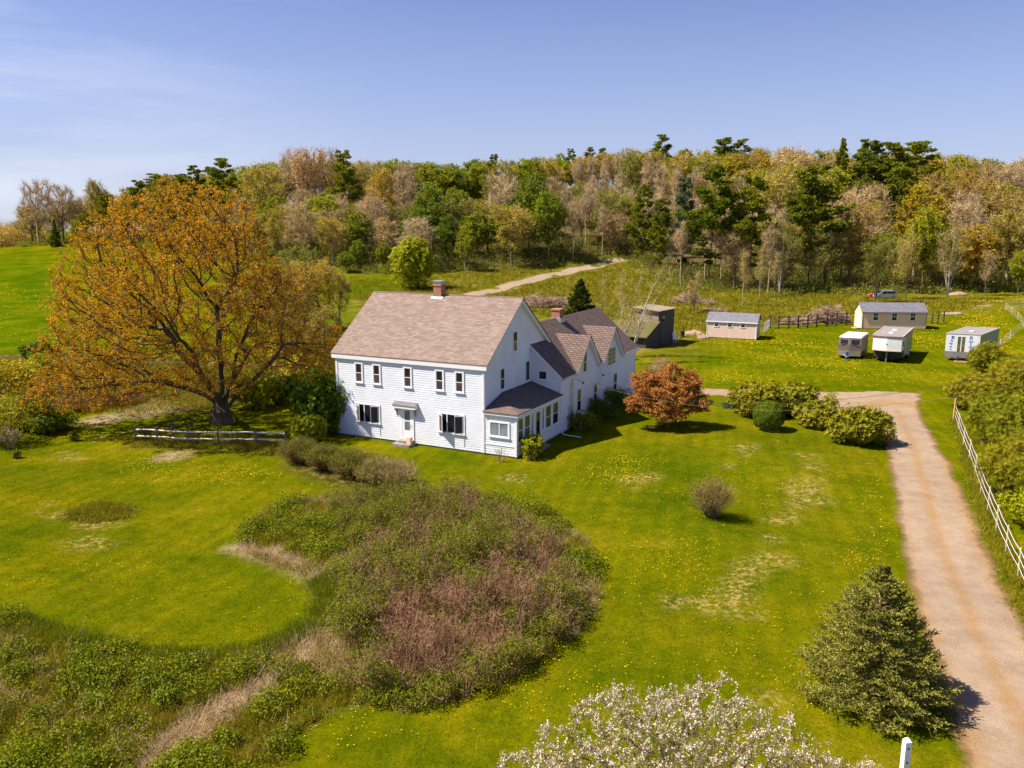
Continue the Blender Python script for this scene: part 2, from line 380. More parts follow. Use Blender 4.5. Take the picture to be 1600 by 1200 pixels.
FIELD = [[(540, 500), (740, 470), (980, 410), (1040, 452), (1130, 455), (1560, 462), (1700, 470), (1700, 478), (1480, 490), (1330, 500), (1200, 505), (1100, 540), (1060, 560), (950, 560), (700, 560)],
         [(800, 560), (560, 520), (530, 470), (700, 425), (980, 400), (1100, 440), (1100, 520)]]
def mask(polys, soft):
    o = np.zeros(len(P2)); near = P2[:, 1] < 330
    for pl in polys: o[near] = np.maximum(o[near], np.clip(sdf(wpoly(pl), P2[near]) / soft + 0.5, 0, 1))
    return o
rough = mask(ROUGH, 1.0)
field = mask(FIELD, 6.0) * 0.8
def near_line(pts, w, soft):
    W_ = wpoly(pts); d = np.full(len(P2), 1e9)
    for a, b in zip(W_[:-1], W_[1:]):
        e = b - a; t = np.clip(((P2 - a) @ e) / (e @ e), 0, 1); q = P2 - (a + t[:, None] * e); d = np.minimum(d, np.hypot(q[:, 0], q[:, 1]))
    return np.clip((w - d) / soft + 0.5, 0, 1)
strawm = near_line([(372, 855), (430, 868), (480, 885), (520, 910), (535, 950), (515, 990), (450, 1035), (400, 1075), (350, 1110), (290, 1150), (230, 1200)], 0.5, 0.9)
strawm = np.maximum(strawm, 0.8 * near_line([(0, 1110), (-60, 1060), (30, 1130)], 0.6, 1.5))
for q in ((30, 1065, 1.2), (130, 1110, .9), (200, 1140, .8), (560, 850, 1.0), (270, 712, 1.2), (230, 640, 2.4), (160, 655, 1.6)):
    c = G(q[0], q[1]); strawm = np.maximum(strawm, 0.9 * np.clip(1.4 - np.hypot(P2[:, 0] - c[0], P2[:, 1] - c[1]) / q[2], 0, 1))
patch = np.zeros(len(P2))
for pts in ([(1275, 715), (1262, 740), (1245, 770), (1238, 795), (1185, 880), (1160, 905)], [(1190, 882), (1110, 942), (1150, 955)], [(1180, 690), (1160, 705), (1120, 730)], [(1080, 930), (1060, 945)], [(1010, 745), (985, 760)], [(0, 795), (90, 800)], [(130, 818), (175, 820)], [(130, 845), (150, 855)], [(140, 688), (195, 678)], [(90, 712), (130, 700)], [(1200, 870), (1195, 895)], [(790, 742), (830, 748)], [(1205, 1085), (1225, 1100)]):
    rp2 = np.random.default_rng(int(pts[0][0]))
    for a, b in zip(pts[:-1], pts[1:]):
        for _ in range(3):
            f_ = rp2.random(); c = G(a[0] + (b[0] - a[0]) * f_ + rp2.normal(0, 9), a[1] + (b[1] - a[1]) * f_ + rp2.normal(0, 5)); rr_ = rp2.uniform(.35, 1.1)
            patch = np.maximum(patch, np.clip(1.25 - np.hypot((P2[:, 0] - c[0]) * rp2.uniform(.7, 1.3), P2[:, 1] - c[1]) / rr_, 0, 1))
edge_d = np.array([[40, 250], [-60, 232], [-130, 245]])
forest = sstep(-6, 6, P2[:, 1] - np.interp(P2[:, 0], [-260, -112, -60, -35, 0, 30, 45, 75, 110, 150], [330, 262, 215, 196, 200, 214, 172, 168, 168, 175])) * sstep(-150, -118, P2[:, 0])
lush = mask([[(-900, 392), (0, 396), (110, 415), (170, 480), (160, 560), (0, 590), (-900, 640)], [(540, 440), (720, 440), (720, 500), (540, 540), (430, 520)]], 8.0)
lush = np.maximum(lush, .28 * mask([[(1040, 560), (1340, 520), (1560, 540), (1440, 600), (1100, 600)], [(640, 700), (900, 720), (1080, 690), (1300, 720), (1390, 900), (1100, 900), (930, 820), (760, 760)]], 5.0))
for nm, arr in (('lush', lush), ('rough', rough), ('field', field), ('straw', strawm), ('patch', patch), ('forest', forest)):
    a = me.attributes.new(nm, 'FLOAT', 'POINT'); a.data.foreach_set('value', arr.astype(np.float32))
def ground_mat():
    m, n, l, b = NT('meadow_ground')
    t = n.new('ShaderNodeTexCoord').outputs['Object']
    A = lambda k: node(n, 'ShaderNodeAttribute', attribute_name=k).outputs['Fac']
    # mown grass: yellow-green with darker, lusher drifts
    f1 = noise(n, l, t, 0.16, 4, 0.6); f2 = noise(n, l, t, 0.9, 5, 0.65); f3 = noise(n, l, t, 9.0, 6, 0.75)
    s = math_(n, l, 'ADD', math_(n, l, 'MULTIPLY', f1, 0.68), math_(n, l, 'MULTIPLY', f2, 0.32))
    r1 = ramp(n, [(0.36, (0.056, 0.080, 0.0008)), (0.47, (0.090, 0.104, 0.001)), (0.56, (0.128, 0.122, 0.0014)), (0.66, (0.175, 0.142, 0.004))]); l.new(s, r1.inputs['Fac'])
    # mowing stripes, running away from the camera to the right
    mpn = node(n, 'ShaderNodeMapping'); mpn.inputs['Rotation'].default_value = (0, 0, math.radians(14)); l.new(t, mpn.inputs['Vector'])
    wv = node(n, 'ShaderNodeTexWave', Scale=0.30, Distortion=1.4); wv.inputs['Detail'].default_value = 2; wv.inputs['Detail Scale'].default_value = 0.4; l.new(mpn.outputs['Vector'], wv.inputs['Vector'])
    st = ramp(n, [(0.0, (0.80, 0.87, 0.9)), (1.0, (1.14, 1.08, 1.0))]); l.new(wv.outputs['Fac'], st.inputs['Fac'])
    c = mix(n, l, 0.5, r1.outputs['Color'], st.outputs['Color'], 'MULTIPLY')
    g = ramp(n, [(0.25, (0.42, 0.48, 0.4)), (0.5, (1.0, 1.0, 1.0)), (0.78, (1.55, 1.42, 2.2))]); l.new(f3, g.inputs['Fac'])
    c = mix(n, l, 0.85, c, g.outputs['Color'], 'MULTIPLY')
    gm = ramp(n, [(0.34, (0.78, 0.84, 0.8)), (0.66, (1.20, 1.14, 1.2))]); l.new(noise(n, l, t, 2.4, 5, 0.75), gm.inputs['Fac']); c = mix(n, l, 0.9, c, gm.outputs['Color'], 'MULTIPLY')
    g2 = ramp(n, [(0.3, (0.72, 0.76, 0.7)), (0.7, (1.22, 1.2, 1.25))]); l.new(noise(n, l, t, 30.0, 4, 0.8), g2.inputs['Fac'])
    c = mix(n, l, 0.8, c, g2.outputs['Color'], 'MULTIPLY')
    c = mix(n, l, math_(n, l, 'MULTIPLY', A('lush'), 0.75), c, mix(n, l, 1.0, c, (0.62, 0.92, 0.8), 'MULTIPLY'))
    # unmown meadow on the slope
    rf = ramp(n, [(0.34, (0.050, 0.065, 0.002)), (0.46, (0.095, 0.095, 0.004)), (0.56, (0.15, 0.125, 0.02)), (0.68, (0.26, 0.185, 0.07))]); l.new(noise(n, l, t, 0.22, 8, 0.72), rf.inputs['Fac'])
    c = mix(n, l, A('field'), c, rf.outputs['Color'])
    rr = ramp(n, [(0.32, (0.025, 0.032, 0.002)), (0.5, (0.065, 0.060, 0.006)), (0.62, (0.17, 0.115, 0.05))]); l.new(noise(n, l, t, 1.6, 8, 0.7), rr.inputs['Fac'])
    c = mix(n, l, A('rough'), c, rr.outputs['Color'])
    rs = ramp(n, [(0.3, (0.16, 0.11, 0.06)), (0.7, (0.44, 0.32, 0.20))]); l.new(noise(n, l, t, 7, 8, 0.75), rs.inputs['Fac'])
    sf = math_(n, l, 'MULTIPLY', A('straw'), maprange(n, l, noise(n, l, t, 1.8, 5, 0.7), 0.36, 0.5), True)
    c = mix(n, l, sf, c, rs.outputs['Color'])
    pf = math_(n, l, 'MULTIPLY', A('patch'), maprange(n, l, noise(n, l, t, 3.2, 6, 0.85), 0.51, 0.55), True)
    rp_ = ramp(n, [(0.3, (0.26, 0.165, 0.05)), (0.7, (0.50, 0.34, 0.14))]); l.new(noise(n, l, t, 12, 5, 0.7), rp_.inputs['Fac']); c = mix(n, l, math_(n, l, 'MULTIPLY', pf, 0.9), c, rp_.outputs['Color'])
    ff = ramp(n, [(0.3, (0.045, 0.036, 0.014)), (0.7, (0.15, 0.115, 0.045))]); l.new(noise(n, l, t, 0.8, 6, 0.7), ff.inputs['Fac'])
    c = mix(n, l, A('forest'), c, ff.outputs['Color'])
    l.new(c, b.inputs['Base Color']); b.inputs['Roughness'].default_value = 0.95; b.inputs['Specular IOR Level'].default_value = 0.0
    h = math_(n, l, 'ADD', math_(n, l, 'MULTIPLY', noise(n, l, t, 22.0, 4, 0.8), 0.5), math_(n, l, 'MULTIPLY', noise(n, l, t, 3.0, 4, 0.7), 1.0))
    bp = node(n, 'ShaderNodeBump', Strength=0.7, Distance=0.10); l.new(h, bp.inputs['Height']); l.new(bp.outputs['Normal'], b.inputs['Normal'])
    return m
ground = link_mesh('ground', me, ground_mat(), smooth=True); tag(ground, kind='structure')

# ------------------------------------------------------------------ gravel drive and tracks
def gravel(name, wheel=True):
    m, n, l, b = NT(name)
    t = n.new('ShaderNodeTexCoord').outputs['Object']; out = n['Material Output']
    A = lambda k: node(n, 'ShaderNodeAttribute', attribute_name=k).outputs['Fac']
    r = ramp(n, [(0.3, (0.20, 0.140, 0.090)), (0.5, (0.29, 0.21, 0.142)), (0.7, (0.43, 0.325, 0.235))]); l.new(noise(n, l, t, 26, 5, 0.85), r.inputs['Fac'])
    v = ramp(n, [(0.3, (0.76, 0.75, 0.73)), (0.7, (1.14, 1.14, 1.14))]); l.new(noise(n, l, t, 0.9, 6, 0.7), v.inputs['Fac'])
    c = mix(n, l, 1, r.outputs['Color'], v.outputs['Color'], 'MULTIPLY')
    br = ramp(n, [(0.35, (0.17, 0.085, 0.02)), (0.7, (0.42, 0.225, 0.075))]); l.new(noise(n, l, t, 18, 5, 0.8), br.inputs['Fac'])
    lat = A('lat')   # metres from the centre line
    al = math_(n, l, 'ABSOLUTE', lat)
    big = math_(n, l, 'MULTIPLY', math_(n, l, 'SUBTRACT', noise(n, l, t, 0.45, 3, 0.5), 0.5), 0.7 if wheel else 0.0)
    if wheel: big = math_(n, l, 'MULTIPLY', big, maprange(n, l, al, 2.4, 4.2, 1.0, 3.6))
    nz = math_(n, l, 'MULTIPLY', math_(n, l, 'SUBTRACT', noise(n, l, t, 1.1, 5, 0.7), 0.5), 1.0)
    if wheel:
        mid = maprange(n, l, math_(n, l, 'ADD', al, nz), -0.1, 0.42, 0.75, 0.0)
        sde = maprange(n, l, math_(n, l, 'ADD', al, nz), 1.1, 1.7, 0.0, 0.7)
        sde = math_(n, l, 'MULTIPLY', sde, maprange(n, l, al, 2.2, 3.0, 1.0, 0.15))
        c = mix(n, l, math_(n, l, 'MAXIMUM', mid, sde), c, br.outputs['Color'])
    l.new(c, b.inputs['Base Color']); b.inputs['Roughness'].default_value = 0.95; b.inputs['Specular IOR Level'].default_value = 0.15
    bp = node(n, 'ShaderNodeBump', Strength=0.6, Distance=0.04); l.new(noise(n, l, t, 22, 4, 0.8), bp.inputs['Height']); l.new(bp.outputs['Normal'], b.inputs['Normal'])
    # ragged edge where the grass creeps in
    ed = math_(n, l, 'ADD', math_(n, l, 'ADD', A('edge'), big), math_(n, l, 'MULTIPLY', math_(n, l, 'SUBTRACT', noise(n, l, t, 2.4, 6, 0.75), 0.5), 0.75 if wheel else 0.5))
    k = maprange(n, l, ed, -0.16, 0.30)
    tr = n.new('ShaderNodeBsdfTransparent'); mx = n.new('ShaderNodeMixShader'); l.new(k, mx.inputs['Fac']); l.new(tr.outputs[0], mx.inputs[1]); l.new(b.outputs[0], mx.inputs[2]); l.new(mx.outputs[0], out.inputs['Surface'])
    return m
def sheet(name, pl, centre, step, up, mat, pad=1.2):
    W_ = pl; lo = W_.min(0) - pad; hi = W_.max(0) + pad
    xs = np.arange(lo[0], hi[0], step); ys = np.arange(lo[1], hi[1], step)
    X, Y = np.meshgrid(xs, ys); P = np.stack([X.ravel(), Y.ravel()], 1); e = sdf(W_, P)
    d = np.full(len(P), 1e9)
    for a, b in zip(centre[:-1], centre[1:]):
        q = b - a; t = np.clip(((P - a) @ q) / (q @ q), 0, 1); r_ = P - (a + t[:, None] * q); d = np.minimum(d, np.hypot(r_[:, 0], r_[:, 1]))
    keep = (e > -pad).reshape(X.shape); I_ = np.arange(len(P)).reshape(X.shape)
    ok = keep[:-1, :-1] & keep[:-1, 1:] & keep[1:, 1:] & keep[1:, :-1]
    F_ = np.stack([I_[:-1, :-1], I_[:-1, 1:], I_[1:, 1:], I_[1:, :-1]], -1)[ok]
    used = np.unique(F_); remap = np.zeros(len(P), int); remap[used] = np.arange(len(used))
    V = np.column_stack([P, gz(P[:, 0], P[:, 1]) + up])[used]
    me_ = np_mesh(name, V, remap[F_])
    for nm, arr in (('edge', e[used]), ('lat', d[used])):
        a = me_.attributes.new(nm, 'FLOAT', 'POINT'); a.data.foreach_set('value', arr.astype(np.float32))
    return tag(link_mesh(name, me_, mat, smooth=True), kind='structure')
DL = [(1090, 617), (1155, 621), (1250, 632), (1340, 640), (1372, 655), (1386, 700), (1400, 780), (1420, 900), (1450, 1010), (1480, 1100), (1512, 1200), (1570, 1400), (1640, 1700)]
DR = [(2250, 1700), (1960, 1400), (1740, 1200), (1660, 1080), (1612, 1000), (1566, 920), (1530, 835), (1500, 760), (1483, 724), (1464, 692), (1447, 666), (1437, 645), (1434, 630), (1441, 616), (1400, 611), (1340, 613), (1250, 614), (1155, 612), (1090, 606)]
dcl = wpoly([(1400, 640), (1425, 690), (1450, 780), (1480, 880), (1530, 1000), (1585, 1110), (1640, 1220), (1700, 1330), (1900, 1650)])
sheet('driveway', wpoly(DL + DR), dcl, 0.3, 0.02, gravel('drive_gravel'))
tk = [(735, 462), (790, 448), (850, 432), (900, 421), (920, 419), (940, 412), (975, 405)]
tl = np.array([G(*p)[:2] for p in tk]); tn = np.gradient(tl, axis=0); tn = np.stack([-tn[:, 1], tn[:, 0]], 1) / np.linalg.norm(tn, axis=1)[:, None]
sheet('hill_track', np.concatenate([tl + tn * 2.1, (tl - tn * 2.1)[::-1]]), tl, 0.7, 0.05, gravel('track_gravel', False), 1.0)

# ------------------------------------------------------------------ farmhouse (origin at its front right corner; x along the front, y to the back)
HR = math.atan2(-0.449, 0.894)
house = empty('farmhouse', (HP0[0], HP0[1], 0), HR)
tag(house, 'white clapboard farmhouse with brown shingle roof, long rear wing and glazed side porch', 'house')
def clap(mb, prof, org, ax, nrm, lap=0.155, m=0):
    """clapboards filling a convex outline prof [(s,z)] on the plane org + s*ax, facing nrm"""
    org, ax, nrm = Vector(org), Vector(ax), Vector(nrm)
    zs = [p[1] for p in prof]; z = min(zs); zt = max(zs)
    def rng(zz):
        xs = []
        for i in range(len(prof)):
            (s0, z0), (s1, z1) = prof[i], prof[(i + 1) % len(prof)]
            if abs(z1 - z0) < 1e-9:
                if abs(z0 - zz) < 1e-6: xs += [s0, s1]
            elif min(z0, z1) - 1e-6 <= zz <= max(z0, z1) + 1e-6: xs.append(s0 + (s1 - s0) * (zz - z0) / (z1 - z0))
        return (min(xs), max(xs)) if xs else (0, 0)
    def pt(s, zz, o): return org + ax * s + nrm * o + Vector((0, 0, zz))
    while z < zt - 0.01:
        z1 = min(z + lap, zt); a0, a1 = rng(z + 1e-5); b0, b1 = rng(z1 - 1e-5)
        mb.poly([pt(a0, z, .017), pt(a1, z, .017), pt(b1, z1, .003), pt(b0, z1, .003)], m)
        mb.poly([pt(a0, z, .0), pt(a1, z, .0), pt(a1, z, .017), pt(a0, z, .017)], m)
        z = z1
X_, Y_, Z_ = (1, 0, 0), (0, 1, 0), (0, 0, 1)
XL, RB, RZ = -11.75, 5.09, 9.72; SL = 3.87 / 5.24
def roofz(b): return RZ - abs(b - RB) * SL
w = MB()
gab = [(0, 0.12), (10.18, 0.12), (10.18, roofz(10.18) - .1), (RB, RZ - .12), (0, roofz(0) - .1)]
clap(w, [(XL, 0.12), (0, 0.12), (0, 5.7), (XL, 5.7)], (0, 0, 0), X_, (0, -1, 0))
clap(w, gab, (0, 0, 0), Y_, (1, 0, 0)); clap(w, gab, (XL, 0, 0), Y_, (-1, 0, 0))
clap(w, [(XL, 0.12), (0, 0.12), (0, 5.7), (XL, 5.7)], (0, 10.18, 0), X_, (0, 1, 0))
w.build('wall', M['white'], house)
f = MB(); f.box(XL + .02, -.02, .03, 10.15, -.3, .14); f.box(.0, 2.28, .05, 6.95, -.3, .14); f.box(-4.8, 2.3, 7.05, 23.3, -.3, .14); f.build('foundation', M['stone'], house)
t = MB()
for x0, y0 in ((XL - .04, -.045), (-.12, -.045)): t.box(x0, x0 + .16, y0, y0 + .05, .1, 5.5)
t.box(-.01, .045, -.045, .12, .1, 5.5); t.box(XL - .3, .24, -.135, .01, 5.50, 5.80)
t.box(XL - .3, .24, 10.17, 10.45, 5.44, 5.74)
for x0 in (.0, XL - .26):     # boxed rakes under both slopes
    for s in (-1, 1):
        e = RB + s * (5.21 if s < 0 else 5.36)
        A = [(x0, RB, RZ - .07), (x0, e, roofz(e) - .07), (x0, e, roofz(e) - .30), (x0, RB, RZ - .32)]
        t.solid(A, [(p[0] + .26, p[1], p[2]) for p in A])
t.build('trim', M['trim'], house)
r = MB()
for s in (-1, 1):
    e = RB + s * (5.24 if s < 0 else 5.39)
    r.slab([(XL - .36, RB, RZ), (.31, RB, RZ), (.31, e, roofz(e)), (XL - .36, e, roofz(e))], .06)
r.bar((XL - .36, RB, RZ), (.31, RB, RZ), .05, 6)
r.build('roof', M['roof'], house)
c = MB(); c.box(-6.68, -6.04, 4.78, 5.42, 9.1, 10.42); c.box(-6.72, -6.0, 4.74, 5.46, 10.34, 10.44); ch = c.build('chimney', M['brick'], house, .012)
c = MB(); c.box(-6.62, -6.10, 4.84, 5.36, 10.44, 10.66); c.box(-6.70, -6.02, 4.76, 5.44, 10.66, 10.71); c.build('chimney_cap', M['metal'], ch)
c = MB(); c.slab([(-6.82, 4.66, roofz(4.66) + .05), (-5.9, 4.66, roofz(4.66) + .05), (-5.9, 4.80, roofz(4.80) + .09), (-6.82, 4.80, roofz(4.80) + .09)], .03); c.build('flashing', M['trim'], ch)

def window(x, z, w_, h, org=(0, 0, 0), ax=X_, nrm=(0, -1, 0), kind='hung', pane=('glass', 'screen'), fr='trim'):
    """sash window with its lower left corner at (x, z) of a wall plane; window > pane"""
    org, ax, nrm = Vector(org), Vector(ax), Vector(nrm)
    def B(mb, s0, s1, o0, o1, z0, z1):
        A = [org + ax * s + nrm * o for s, o in ((s0, o0), (s1, o0), (s1, o1), (s0, o1))]
        mb.solid([p + Vector((0, 0, z0)) for p in A], [p + Vector((0, 0, z1)) for p in A])
    mb = MB(); k = .10
    B(mb, x - k, x, .0, .062, z - .02, z + h + k); B(mb, x + w_, x + w_ + k, .0, .062, z - .02, z + h + k)
    B(mb, x, x + w_, .0, .062, z + h, z + h + k); B(mb, x - k - .03, x + w_ + k + .03, .0, .10, z - .10, z - .02)
    B(mb, x, x + w_, .0, .05, z - .02, z + .03)
    bars = []
    if kind == 'hung': bars = [(x, x + w_, z + h * .5 - .025, z + h * .5 + .025)]
    if kind == 'pair': bars = [(x + w_ / 2 - .03, x + w_ / 2 + .03, z, z + h)]
    if kind == 'grid': bars = [(x + w_ / 2 - .02, x + w_ / 2 + .02, z, z + h)] + [(x, x + w_, z + h * q - .012, z + h * q + .012) for q in (.25, .5, .75)] + [(x + w_ * q - .012, x + w_ * q + .012, z, z + h) for q in (.25, .75)]
    for s0, s1, z0, z1 in bars: B(mb, s0, s1, .0, .05, z0, z1)
    for s0 in (x, x + w_ - .035): B(mb, s0, s0 + .035, .0, .045, z, z + h)
    o = mb.build('window', M[fr], house)
    n_ = 2 if kind in ('hung',) else 1
    for i in range(n_):
        p = MB(); z0 = z + (h * .5 if (n_ == 2 and i == 0) else 0); z1 = z + h if i == 0 else z + h * .5
        B(p, x + .02, x + w_ - .02, .0, .034 - .006 * i, z0 + .01, z1 - .01)
        p.build('pane', M[pane[i % len(pane)]], o)
    return o
for i, x in enumerate((-10.04, -8.55, -6.03, -3.54, -2.04)):
    window(x, 3.96, .50, 1.24)
# casement windows: fixed centre light and two outer sashes standing open
def casement(x):
    z, h, W_ = 1.2, 1.18, 1.86
    mb = MB()
    mb.box(x - .09, x, -.062, 0, z - .02, z + h + .09); mb.box(x + W_, x + W_ + .09, -.062, 0, z - .02, z + h + .09)
    mb.box(x, x + W_, -.062, 0, z + h, z + h + .09); mb.box(x - .12, x + W_ + .12, -.11, 0, z - .10, z - .02)
    for q in (.62, 1.24): mb.box(x + q - .035, x + q + .035, -.06, 0, z - .02, z + h)
    o = mb.build('window', M['trim'], house)
    p = MB(); p.box(x + .03, x + W_ - .03, -.03, -.005, z, z + h); p.build('pane', M['glass'], o)
    for hx, sgn in ((x + .03, 1), (x + W_ - .03, -1)):
        a = math.radians(38 if sgn == 1 else 30); d = Vector((sgn * math.cos(a), -math.sin(a), 0)); b0 = Vector((hx, -.065, z)); L = .56
        s = MB()
        for u0, u1, z0, z1 in ((0, .05, 0, h), (L - .05, L, 0, h), (.05, L - .05, 0, .05), (.05, L - .05, h - .05, h)):
            A = [b0 + d * u0, b0 + d * u1]; nn = Vector((-d.y, d.x, 0)) * .02
            q4 = [A[0] - nn, A[1] - nn, A[1] + nn, A[0] + nn]
            s.solid([q + Vector((0, 0, z0)) for q in q4], [q + Vector((0, 0, z1)) for q in q4])
        s.build('sash', M['trim'], o)
        s = MB(); nn = Vector((-d.y, d.x, 0)) * .006; q4 = [b0 + d * .05 - nn, b0 + d * (L - .05) - nn, b0 + d * (L - .05) + nn, b0 + d * .05 + nn]
        s.solid([q + Vector((0, 0, .05)) for q in q4], [q + Vector((0, 0, h - .05)) for q in q4]); s.build('pane', M['screen'], o)
casement(-10.05); casement(-3.37)
# front door under its little canopy
d = MB(); d.box(-6.40, -6.26, -.06, 0, .25, 2.5); d.box(-5.50, -5.36, -.06, 0, .25, 2.5); d.box(-6.26, -5.50, -.06, 0, 2.4, 2.5)
d.box(-6.26, -5.50, -.05, 0, .3, .95); d.box(-6.26, -6.10, -.05, 0, .95, 2.4); d.box(-5.66, -5.50, -.05, 0, .95, 2.4); d.box(-6.10, -5.66, -.05, 0, 1.55, 1.62); d.box(-6.10, -5.66, -.05, 0, 2.32, 2.4)
do = d.build('door', M['trim'], house)
d = MB(); d.box(-6.10, -5.66, -.035, -.005, .95, 2.32); d.build('pane', M['glass_lace'], do)
d = MB(); d.bar((-5.58, -.05, 1.3), (-5.58, -.10, 1.3), .02); d.bar((-5.58, -.10, 1.2), (-5.58, -.10, 1.42), .015); d.build('handle', M['metal'], do)
d = MB(); d.slab([(-6.90, -.36, 2.70), (-5.02, -.36, 2.70), (-5.02, 0, 2.90), (-6.90, 0, 2.90)], .035, 0); d.box(-6.87, -5.05, -.33, -.0, 2.48, 2.66, 1)
d.solid([(-6.87, -.33, 2.66), (-6.87, 0, 2.66), (-6.87, 0, 2.855), (-6.87, -.33, 2.67)], [(-5.05, -.33, 2.66), (-5.05, 0, 2.66), (-5.05, 0, 2.855), (-5.05, -.33, 2.67)], 1)
d.build('canopy', [M['roof_shed'], M['trim']], house)
for x in (-6.72, -5.22):
    d = MB(); d.beam((x, -.03, 2.15), (x, -.28, 2.46), .06, .06); d.beam((x, -.04, 1.95), (x, -.04, 2.46), .06, .06); d.build('bracket', M['dead_wood'], house)
d = MB(); d.box(-6.55, -5.2, -.95, -.02, -.1, .18); d.box(-6.35, -5.35, -.55, -.02, .18, .30); d.build('front_step', M['stone'], house, .02)
d = MB(); d.box(-5.62, -5.30, -.62, -.34, .18, .62); bx_ = d.build('wooden_box', M['siding_tan'], None, .01)
bx_.location = (HP0[0], HP0[1], .002); bx_.rotation_euler = (0, 0, HR); tag(bx_, 'small tan box standing on the step of the front door', 'box')

# side porch
w = MB(); clap(w, [(0.05, .12), (2.3, .12), (2.3, 2.74), (0.05, 2.74)], (0, 0, 0), X_, (0, -1, 0))
clap(w, [(0, .12), (2.68, .12), (2.68, .80), (0, .80)], (2.3, 0, 0), Y_, (1, 0, 0)); clap(w, [(3.62, .12), (6.98, .12), (6.98, .80), (3.62, .80)], (2.3, 0, 0), Y_, (1, 0, 0))
w.box(2.20, 2.3, 0.02, 6.98, .8, 2.74); w.build('porch_wall', M['white'], house)
t = MB(); t.box(2.20, 2.34, -.04, .10, .1, 2.78); t.box(.06, 2.20, -.04, 0, .72, .80); t.box(2.30, 2.34, .10, 2.64, .80, .90); t.box(2.30, 2.34, 3.66, 6.98, .80, .90)
t.box(2.30, 2.34, .10, 6.98, 2.56, 2.78); t.box(-.02, 2.46, -.16, -.02, 2.70, 2.86); t.box(2.34, 2.46, -.02, 7.0, 2.70, 2.86)
for y in (.92, 1.98, 2.56, 3.60, 4.16, 5.36, 6.62): t.box(2.30, 2.335, y, y + .12, .90, 2.56)
t.build('porch_trim', M['trim'], house)
r = MB(); ez = 2.9
r.slab([(-.02, -.2, ez), (2.5, -.2, ez), (.03, 2.45, 3.66), (.03, 2.44, 3.66)], .05); r.slab([(2.5, -.2, ez), (2.5, 7.02, ez), (.03, 7.02, 3.66), (.03, 2.45, 3.66)], .05)
r.slab([(-.02, -.2, ez), (.03, 2.45, 3.66), (.03, 0, 3.0)], .05)
r.build('porch_roof', M['roof_dark'], house)
window(.46, 1.34, 1.28, .86, kind='pair', pane=('glass_lace',))
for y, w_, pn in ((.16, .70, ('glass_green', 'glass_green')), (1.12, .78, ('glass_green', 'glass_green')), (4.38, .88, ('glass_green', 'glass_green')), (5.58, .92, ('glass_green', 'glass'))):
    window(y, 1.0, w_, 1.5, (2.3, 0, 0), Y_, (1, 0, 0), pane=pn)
for y in (2.20, 3.86): window(y, 1.0, .22, 1.5, (2.3, 0, 0), Y_, (1, 0, 0), kind='single', pane=('glass',))
d = MB(); d.box(2.302, 2.35, 2.72, 3.58, .15, .5); d.box(2.302, 2.35, 2.72, 2.84, .5, 2.5); d.box(2.302, 2.35, 3.46, 3.58, .5, 2.5); d.box(2.302, 2.35, 2.84, 3.46, 2.4, 2.5)
do = d.build('door', M['trim'], house); d = MB(); d.box(2.302, 2.33, 2.84, 3.46, .5, 2.4); d.build('pane', M['glass'], do)
d = MB(); d.box(2.35, 3.0, 2.6, 3.7, -.1, .16); d.build('porch_step', M['stone'], house, .02)

# rear wing with two wall dormers
EZ, ER, EA = 4.10, 7.46, -1.27; ES = (ER - EZ) / (2.55 - EA)
def ellz(a): return ER - abs(a - EA) * ES
w = MB()
fz = ellz(2.35) - .08
clap(w, [(.0, .12), (2.35, .12), (2.35, fz), (EA + .9, ellz(EA + .9) - .1), (0, ellz(0) - .1)], (0, 7.0, 0), X_, (0, -1, 0))
clap(w, [(7.0, .12), (23.4, .12), (23.4, 4.12), (7.0, 4.12)], (2.35, 0, 0), Y_, (1, 0, 0))
clap(w, [(-4.89, .12), (2.35, .12), (2.35, fz), (EA, ER - .1), (-4.89, fz)], (0, 23.4, 0), X_, (0, 1, 0))
clap(w, [(9.2, .12), (23.4, .12), (23.4, 4.12), (9.2, 4.12)], (-4.89, 0, 0), Y_, (-1, 0, 0))
DM = ((11.8, 2.38), (17.32, 2.42)); DZ = 6.56
for b, hw in DM: clap(w, [(b - hw + .2, 4.12), (b + hw - .2, 4.12), (b, DZ - .16)], (2.35, 0, 0), Y_, (1, 0, 0))
w.build('wing_wall', M['white'], house)
r = MB()
def cut(b): return None
for (b0, b1) in ((6.82, DM[0][0] - DM[0][1]), (DM[0][0] + DM[0][1], DM[1][0] - DM[1][1]), (DM[1][0] + DM[1][1], 23.75)):
    r.slab([(2.6, b0, ellz(2.6)), (2.6, b1, ellz(2.6)), (EA, b1, ER), (EA, b0, ER)], .06)
for b, hw in DM:     # main slope above and beside each dormer, then the dormer's own two slopes with their valleys
    av = 2.55 - (DZ - EZ) / ES
    r.slab([(av, b, DZ), (2.55, b + hw, EZ), (EA, b + hw, ER), (EA, b - hw, ER), (2.55, b - hw, EZ)], .06)
    for s in (-1, 1):
        r.slab([(av, b, DZ + .012), (2.66, b, DZ + .012), (2.66, b + s * (hw + .06), EZ - .03), (2.50, b + s * (hw + .06), EZ - .03)], .06)
r.slab([(EA, 6.82, ER), (EA, 23.75, ER), (-5.14, 23.75, ellz(-5.14)), (-5.14, 6.82, ellz(-5.14))], .06)
ro = r.build('wing_roof', M['roof_ell'], house)
t = MB()
for b, hw in DM:
    for s in (-1, 1):
        A = [(2.36, b, DZ - .06), (2.36, b + s * hw, EZ - .06), (2.36, b + s * hw, EZ - .30), (2.36, b, DZ - .32)]
        t.solid(A, [(p[0] + .26, p[1], p[2]) for p in A])
